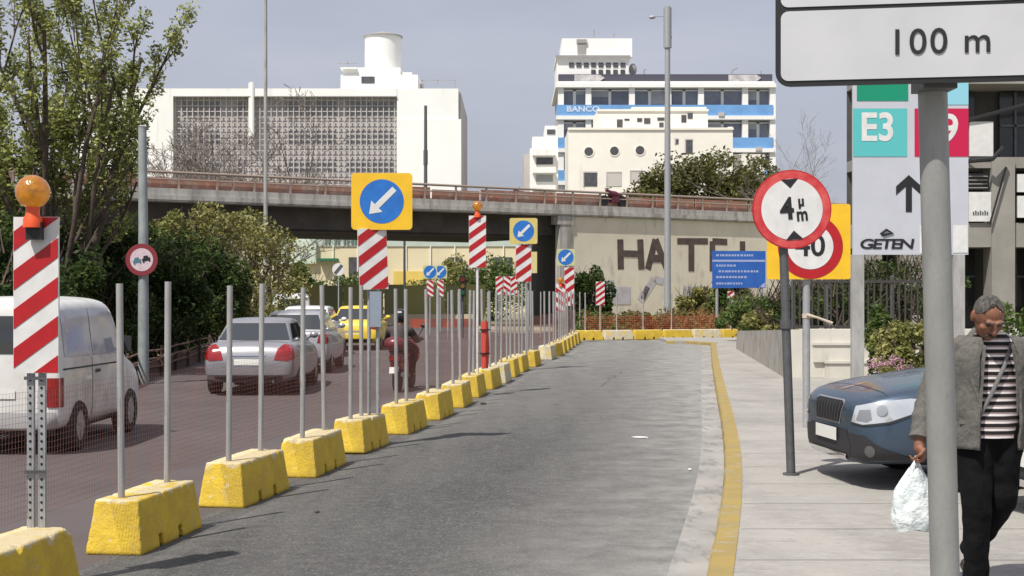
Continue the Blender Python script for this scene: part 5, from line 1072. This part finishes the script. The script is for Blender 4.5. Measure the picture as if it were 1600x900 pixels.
caps = [('e', hp(0,.012,.020), (.078,.098,.098), (30,0,0)), ('e', hp(0,-.018,-.035), (.062,.078,.080), (30,0,0)), ('e', hp(0,-.055,-.085), (.034,.032,.026), (30,0,0)),
        ('c', hp(0,-.093,.018), .010, hp(0,-.116,-.022), .015), ('e', hp(-.013,-.103,-.026), (.010,.012,.009), (30,0,0)), ('e', hp(.013,-.103,-.026), (.010,.012,.009), (30,0,0)),
        ('c', hp(-.040,-.086,.030), .010, hp(-.012,-.093,.030), .010), ('c', hp(.012,-.093,.030), .010, hp(.040,-.086,.030), .010),
        ('e', hp(-.042,-.062,-.018), (.022,.02,.02), (0,0,0)), ('e', hp(.042,-.062,-.018), (.022,.02,.02), (0,0,0)),
        ('c', hp(-.020,-.090,-.060), .008, hp(.020,-.090,-.060), .008), ('c', hp(-.018,-.087,-.073), .008, hp(.018,-.087,-.073), .008),
        ('e', hp(-.080,.015,-.005), (.012,.022,.034), (30,0,0)), ('e', hp(.080,.015,-.005), (.012,.022,.034), (30,0,0)),
        ('c', hp(0,.03,-.05), .052, (0,-.01,1.36), .058),
        ('c', (-.10,0,1.30), .085, (.10,0,1.30), .085), ('c', (-.06,-.01,1.30), .11, (-.05,0,1.0), .105), ('c', (.06,-.01,1.30), .11, (.05,0,1.0), .105), ('c', (-.05,0,1.0), .105, (-.05,.01,.90), .095), ('c', (.05,0,1.0), .105, (.05,.01,.90), .095),
        ('c', (-.19,0,1.34), .056, (-.325,.02,1.06), .046), ('c', (-.325,.02,1.06), .044, (-.398,-.055,.86), .030), ('c', (-.398,-.055,.86), .027, hand, .030), ('e', hand+Vector((.004,0,-.012)), (.020,.046,.040), (0,0,0)),
        ('c', (.19,0,1.34), .056, (.30,.06,1.08), .046), ('c', (.30,.06,1.08), .044, (.34,-.03,.86), .030), ('c', (.34,-.03,.86), .027, (.345,-.045,.80), .030),
        ('c', (-.09,.0,.88), .085, (-.085,-.07,.48), .060), ('c', (-.085,-.07,.48), .056, (-.075,-.03,.10), .040), ('c', (-.075,-.02,.05), .042, (-.075,-.17,.03), .034),
        ('c', (.09,.0,.88), .085, (.075,.0,.48), .060), ('c', (.075,.0,.48), .056, (.0,.25,.17), .040), ('c', (.0,.25,.12), .040, (.0,.17,.03), .032)]
for i in range(4): caps += finger(i)
caps += [('c', hand+Vector((.015,-.040,.0)), .012, hand+Vector((-.012,-.058,-.024)), .0105), ('c', hand+Vector((-.012,-.058,-.024)), .0105, hand+Vector((-.030,-.040,-.042)), .009)]
lh = Vector((.348,-.05,.79))
for i in range(4):
    y = -.034+.023*i; L = (.034,.038,.036,.028)[i]; a = lh+Vector((0,y,-.04)); b = a+Vector((-.006,-.004,-L)); c = b+Vector((-.016,-.004,-L*.7)); caps += [('c', lh+Vector((0,y,0)), .010, a, .0092), ('c', a, .0092, b, .0085), ('c', b, .0085, c, .0078)]
caps += [('e', lh+Vector((0,0,-.015)), (.018,.044,.042), (0,0,0)), ('c', lh+Vector((-.008,-.04,-.005)), .011, lh+Vector((-.020,-.055,-.045)), .009)]
body = blob('body', caps, SKIN, man, voxel=.0055, smooth_it=3)
for s in (1,-1):
    m = MB(); m.sph(hp(s*.031,-.083,.010), (.014,.008,.008), 12, 8); m.build('eye', mat('dark_eye', (.03,.02,.015), rough=.3), man, smooth=60)
m = MB()                                   # eyebrows and moustache
for s in (1,-1): m.tube([hp(s*.012,-.104,.034), hp(s*.032,-.102,.040), hp(s*.052,-.088,.034)], [.004,.006,.003], 6)
m.build('eyebrow', HAIR, man, smooth=60)
m = MB(); m.tube([hp(-.032,-.090,-.056), hp(0,-.108,-.046), hp(.032,-.090,-.056)], [.004,.010,.004], 8); m.build('moustache', mat('dark_hair', (.05,.04,.035), rough=.9), man, smooth=60)
m = MB(); rings = []                        # short hair, thin on the crown
for j in range(9):
    a = R(4)+R(96)*j/8; rings.append([])
    for k in range(36):
        b = 2*PI*k/36; fx = math.sin(b); fy = -math.cos(b)          # b = 0 faces forwards
        lim = R(20)+R(88)*min(1, abs(math.sin(b/2))**1.1*1.2); aa = min(a, lim)+.0; th_ = 1.018+.018*noise.noise(Vector((k*2.7,j*3.3,0)))
        rings[-1].append(hp(.078*math.sin(aa)*fx*th_, .012+.098*math.sin(aa)*fy*th_, .020+.098*math.cos(aa)*th_))
m.loft(rings, cap=True); ho = m.build('hair', HAIR, man, smooth=60); sd = ho.modifiers.new('s', 'SOLIDIFY'); sd.thickness = .008; sd.offset = -1; bake(ho)
STRP = bpy.data.materials.new('striped_jumper'); STRP.use_nodes = True; n, l, p = nodes_of(STRP); p.inputs['Roughness'].default_value = .95
tcx = n.new('ShaderNodeTexCoord'); sx = n.new('ShaderNodeSeparateXYZ'); l.new(tcx.outputs['Object'], sx.inputs[0]); mm_ = n.new('ShaderNodeMath'); mm_.operation = 'MULTIPLY'; mm_.inputs[1].default_value = 25
wv = n.new('ShaderNodeMath'); wv.operation = 'FRACT'; cr_ = n.new('ShaderNodeValToRGB'); cr_.color_ramp.interpolation = 'CONSTANT'
l.new(sx.outputs[2], mm_.inputs[0]); l.new(mm_.outputs[0], wv.inputs[0]); l.new(wv.outputs[0], cr_.inputs[0])
cr_.color_ramp.elements[0].color = (.015,.012,.014,1); cr_.color_ramp.elements[1].position = .5; cr_.color_ramp.elements[1].color = (.74,.68,.68,1)
e_ = cr_.color_ramp.elements.new(.78); e_.color = (.30,.24,.23,1); l.new(cr_.outputs[0], p.inputs['Base Color'])
def torso(z, grow=0.0):
    ks = [(.80,.155,.125,.0),(.95,.160,.130,.0),(1.10,.165,.125,-.0),(1.24,.185,.125,-.005),(1.33,.185,.115,-.005),(1.385,.135,.092,-.01),(1.42,.075,.07,-.02)]
    for a, b in zip(ks, ks[1:]):
        if a[0] <= z <= b[0]: f = (z-a[0])/(b[0]-a[0]); return [a[i]+(b[i]-a[i])*f+(grow if i in (1,2) else 0) for i in (1,2,3)]
    k = ks[0] if z < ks[0][0] else ks[-1]; return [k[1]+grow, k[2]+grow, k[3]]
m = MB(); m.loft([[(torso(z,.013)[0]*math.cos(2*PI*k/36), torso(z,.010)[2]+torso(z,.010)[1]*math.sin(2*PI*k/36)*(1+.03*math.sin(k*1.7+z*30)), z) for k in range(36)] for z in [.86+.56*j/22 for j in range(23)]])
m.build('jumper', STRP, man, smooth=60)
blob('trousers', [('c', (-.09,.0,.90), .112, (-.088,-.07,.50), .080), ('c', (-.088,-.07,.50), .078, (-.076,-.03,.11), .066), ('c', (.09,.0,.90), .112, (.078,.0,.50), .082), ('c', (.078,.0,.50), .080, (.005,.24,.20), .066),
     ('c', (-.07,0,.93), .115, (.07,0,.93), .115), ('c', (-.076,-.03,.11), .066, (-.076,-.03,.085), .068)], TROU, man, voxel=.010, smooth_it=3, extra=lambda c: c+Vector((noise.noise(c*14)*.010, noise.noise(c*14+Vector((9,0,0)))*.012, 0)))
for px_, py_, pz_, tilt in ((-.076,-.06,0,0),(.0,.22,.045,-38)):
    caps2 = [('c', (px_,py_+.07,pz_+.05), .044, (px_,py_-.05,pz_+.042), .044), ('c', (px_,py_-.05,pz_+.040), .044, (px_,py_-.13,pz_+.034), .036)]
    blob('shoe', caps2, mat('black_leather', (.015,.013,.012), rough=.4), man, voxel=.008, extra=lambda c: Vector((c.x, c.y, max(c.z, .004))))
# jacket: open front sheet plus sleeves
m = MB(); rings = []
for j in range(25):
    z = .80+.60*j/24; a, b, c = torso(z, .030+ (.020 if z < 1.05 else .012)); half = math.asin(min(.95, (.105 if z < 1.30 else .105-.35*(z-1.30))/a)); rg_ = []
    for k in range(41):
        ang = -PI/2+half+(2*PI-2*half)*k/40
        wr_ = 1+.016*math.sin(ang*9+z*17)+.012*math.sin(ang*5-z*40)+.075*noise.noise(Vector((math.cos(ang)*2.3,math.sin(ang)*2.3,z*7)))+.03*noise.noise(Vector((math.cos(ang)*5,math.sin(ang)*5,z*16)))
        rg_.append((a*math.cos(ang)*wr_, c+b*math.sin(ang)*wr_*(1.12 if k in (0,40) else 1), z))
    rings.append(rg_)
m.loft(rings, cap=False, closed=False)
jk = m.build('jacket', JACK, man, smooth=60); sd = jk.modifiers.new('s', 'SOLIDIFY'); sd.thickness = .014; sd.offset = 1; bake(jk)
for s, pts_ in ((-1, ((-.165,.0,1.355),(-.255,.01,1.22),(-.330,.02,1.07),(-.372,-.02,.95),(-.400,-.055,.855))), (1, ((.165,.0,1.355),(.245,.03,1.22),(.305,.06,1.08),(.328,.01,.96),(.342,-.035,.855)))):
    path = []; rad = []
    for i in range(len(pts_)-1):
        for f in range(6): path.append(Vector(pts_[i]).lerp(Vector(pts_[i+1]), f/6)); rad.append(0)
    path.append(Vector(pts_[-1])); n_ = len(path); rad = [(.092-.030*min(1,i/(n_*.5))-.010*i/n_)*(1+.06*math.sin(i*1.9)+.05*math.sin(i*.8+1)) for i in range(n_)]+[]
    m = MB(); m.tube(path, rad[:n_], 20); m.build('sleeve', JACK, jk, smooth=60)
for s in (1,-1):                            # lapels, collar, pockets
    m = MB(); pts_l = [(.098,1.00),(.112,1.06),(.155,1.19),(.118,1.24),(.150,1.27),(.095,1.375),(.070,1.36),(.088,1.22)]
    v_ = []
    for x, z in pts_l:
        a, b, c = torso(z, .052); yv = c-b*math.sqrt(max(.02, 1-min(.98,(x/a))**2))-.006; v_.append((s*x, yv, z))
    m.face(v_); lp = m.build('lapel', JACK, jk); sd = lp.modifiers.new('s','SOLIDIFY'); sd.thickness = .010; sd.offset = 0; bake(lp)
    m = MB(); m.box((s*.155,-.130,.95),(.10,.012,.028), rz=s*R(38)); m.build('pocket_flap', JACK, jk)
m = MB(); m.tube([(-.085,-.08,1.375),(-.10,-.01,1.405),(-.05,.06,1.43),(.05,.06,1.43),(.10,-.01,1.405),(.085,-.08,1.375)], [.014,.022,.024,.024,.022,.014], 8); m.build('collar', JACK, jk, smooth=60)
m = MB(); m.tube([(.09,-.10,1.37),(.03,-.152,1.25),(-.04,-.155,1.10),(-.10,-.140,.98)], .011, 6); m.build('bag_strap', mat('grey_strap', (.16,.155,.16), rough=.8), man, smooth=60)
# plastic bag
bg_ = thing('plastic_bag', 'thin white plastic carrier bag hanging from the right hand of the walking man', 'carrier bag', Vector((mx_, dM, .1)) + Matrix.Rotation(R(3),3,'Z') @ Vector((-.425,-.07,.36)), R(3))
BAGM = mat('white_plastic_film', (.80,.84,.84), (.66,.74,.74), 9, .3, bump=.9, bscale=16, trans=.15, dist=.03, coat=.2)
m = MB(); rings = []
for j in range(15):
    f = j/14; z = .0+.33*f; a = .118*(1-.05*f)*(1-.72*max(0,f-.62)/.38)*(.80+.2*min(1,f*6)); b = .075*(1-.55*f)*(.7+.3*min(1,f*5)); rings.append([])
    for k in range(48):
        an = 2*PI*k/48; w = 1+.05*noise.noise(Vector((math.cos(an)*2.2,math.sin(an)*2.2,z*9)))*2.2+.05*math.sin(an*7+z*22)*(.3+f)
        rings[-1].append((a*math.cos(an)*w-.02*(1-f), b*math.sin(an)*w, z+.010*math.sin(an*3)))
m.loft(rings); m.build('bag_body', BAGM, bg_, smooth=70)
for s in (1,-1):
    m = MB(); m.tube([(s*.030,s*.012,.30),(s*.022,s*.02,.345),(s*.006+.005,s*.018,.385),(.0,0,.398)], [.020,.014,.008,.006], 8); m.build('handle', BAGM, bg_, smooth=60)
# motorcyclist
dR = 26.3; xr = X(617,dR)
sc_ = thing('scooter', 'dark red scooter seen from behind with a white number plate', 'scooter', (xr, dR, -.15), R(-7))
MAR = paint('maroon_paint', (.16,.012,.025), metal=.1)
for y, nm in ((.25,'wheel'),(1.52,'wheel')):
    m = MB(); m.loft([[(q, y+a*math.cos(2*PI*k/28), .27+a*math.sin(2*PI*k/28)) for k in range(28)] for a, q in ((.17,-.05),(.25,-.055),(.27,0),(.25,.055),(.17,.05))]); wo_ = m.build(nm, TYRE, sc_, smooth=45)
    m = MB(); m.cyl((0,y,.27), .165, .07, 20, 'X'); m.build('rim', DARKM, wo_)
blob('body', [('c', (0,.1,.66), .14, (0,.75,.62), .13), ('c', (0,.12,.52), .12, (0,.6,.42), .12), ('c', (0,.75,.36), .11, (0,1.2,.36), .10), ('c', (0,1.2,.36), .10, (0,1.32,.90), .10), ('e', (0,1.36,.70), (.22,.06,.26), (0,0,0))], MAR, sc_, voxel=.02)
m = MB(); m.box((0,.42,.80),(.26,.66,.07)); m.build('seat', BLACKP, sc_)
blob('top_box', [('e', (0,-.02,.93), (.20,.17,.14), (0,0,0)), ('c', (-.1,-.02,.90), .10, (.1,-.02,.90), .10)], MAR, sc_, voxel=.02)
m = MB(); m.box((0,-.06,.66),(.20,.03,.07)); m.build('tail_light', TAIL, sc_); m = MB(); m.box((0,-.10,.44),(.17,.01,.12), rx=R(-15)); m.build('number_plate', PLATE, sc_)
m = MB(); m.tube([(.17,-.05,.36),(.17,.45,.30)], [.05,.035], 10); m.build('exhaust', DARKM, sc_)
m = MB(); m.tube([(-.33,1.10,.98),(-.12,1.2,1.0),(.12,1.2,1.0),(.33,1.10,.98)], .022, 8); m.build('handlebar', BLACKP, sc_)
for s in (1,-1):
    m = MB(); m.tube([(s*.2,1.18,1.0),(s*.32,1.15,1.2)], .008, 5); m.sph((s*.33,1.15,1.24), (.06,.02,.04)); m.build('mirror', BLACKP, sc_)
rd = thing('person', 'scooter rider in a black helmet and dark jacket seen from behind', 'person', (xr, dR, -.15), R(-7))
LJ = mat('dark_brown_jacket', (.040,.030,.030), (.06,.045,.042), 3, .8); 
bc = [('e', (0,.55,1.40), (.085,.10,.115), (0,0,0)), ('c', (0,.52,1.30), .05, (0,.48,1.22), .06), ('c', (-.12,.45,1.17), .09, (.12,.45,1.17), .09), ('c', (0,.44,1.14), .15, (0,.36,.92), .15)]
for s in (1,-1):
    bc += [('c', (s*.19,.46,1.17), .055, (s*.29,.68,.98), .045), ('c', (s*.29,.68,.98), .04, (s*.30,1.02,1.0), .032), ('c', (s*.30,1.04,1.0), .030, (s*.29,1.12,.99), .028),
           ('c', (s*.10,.36,.88), .10, (s*.20,.85,.78), .075), ('c', (s*.20,.85,.78), .065, (s*.17,.78,.36), .045), ('c', (s*.17,.76,.31), .042, (s*.17,.93,.30), .036)]
    for i in range(4): bc.append(('c', (s*(.25+.024*i),1.12,1.015), .011, (s*(.25+.024*i),1.16,.985), .010))
blob('body', bc, SKIN, rd, voxel=.012)
jc = [('c', (-.13,.45,1.16), .105, (.13,.45,1.16), .105), ('c', (0,.44,1.12), .175, (0,.36,.88), .17)]
for s in (1,-1): jc += [('c', (s*.19,.46,1.17), .080, (s*.29,.68,.98), .066), ('c', (s*.29,.68,.98), .064, (s*.30,1.0,1.0), .048)]
blob('jacket', jc, LJ, rd, voxel=.016)
tc_ = []
for s in (1,-1): tc_ += [('c', (s*.10,.36,.88), .125, (s*.20,.85,.78), .095), ('c', (s*.20,.85,.78), .085, (s*.17,.78,.38), .062)]
blob('trousers', tc_, TROU, rd, voxel=.016)
for s in (1,-1): blob('shoe', [('c', (s*.17,.76,.31), .05, (s*.17,.95,.30), .042)], BLACKP, rd, voxel=.014)
hm = blob('helmet', [('e', (0,.55,1.44), (.135,.15,.14), (0,0,0))], mat('black_helmet', (.012,.012,.014), rough=.15, coat=.6), rd, voxel=.014)
m = MB(); m.prism([(-.05,1.50),(.05,1.50),(.04,1.535),(-.04,1.535)], .405, .415); m.build('helmet_sticker', WHITEP, hm)
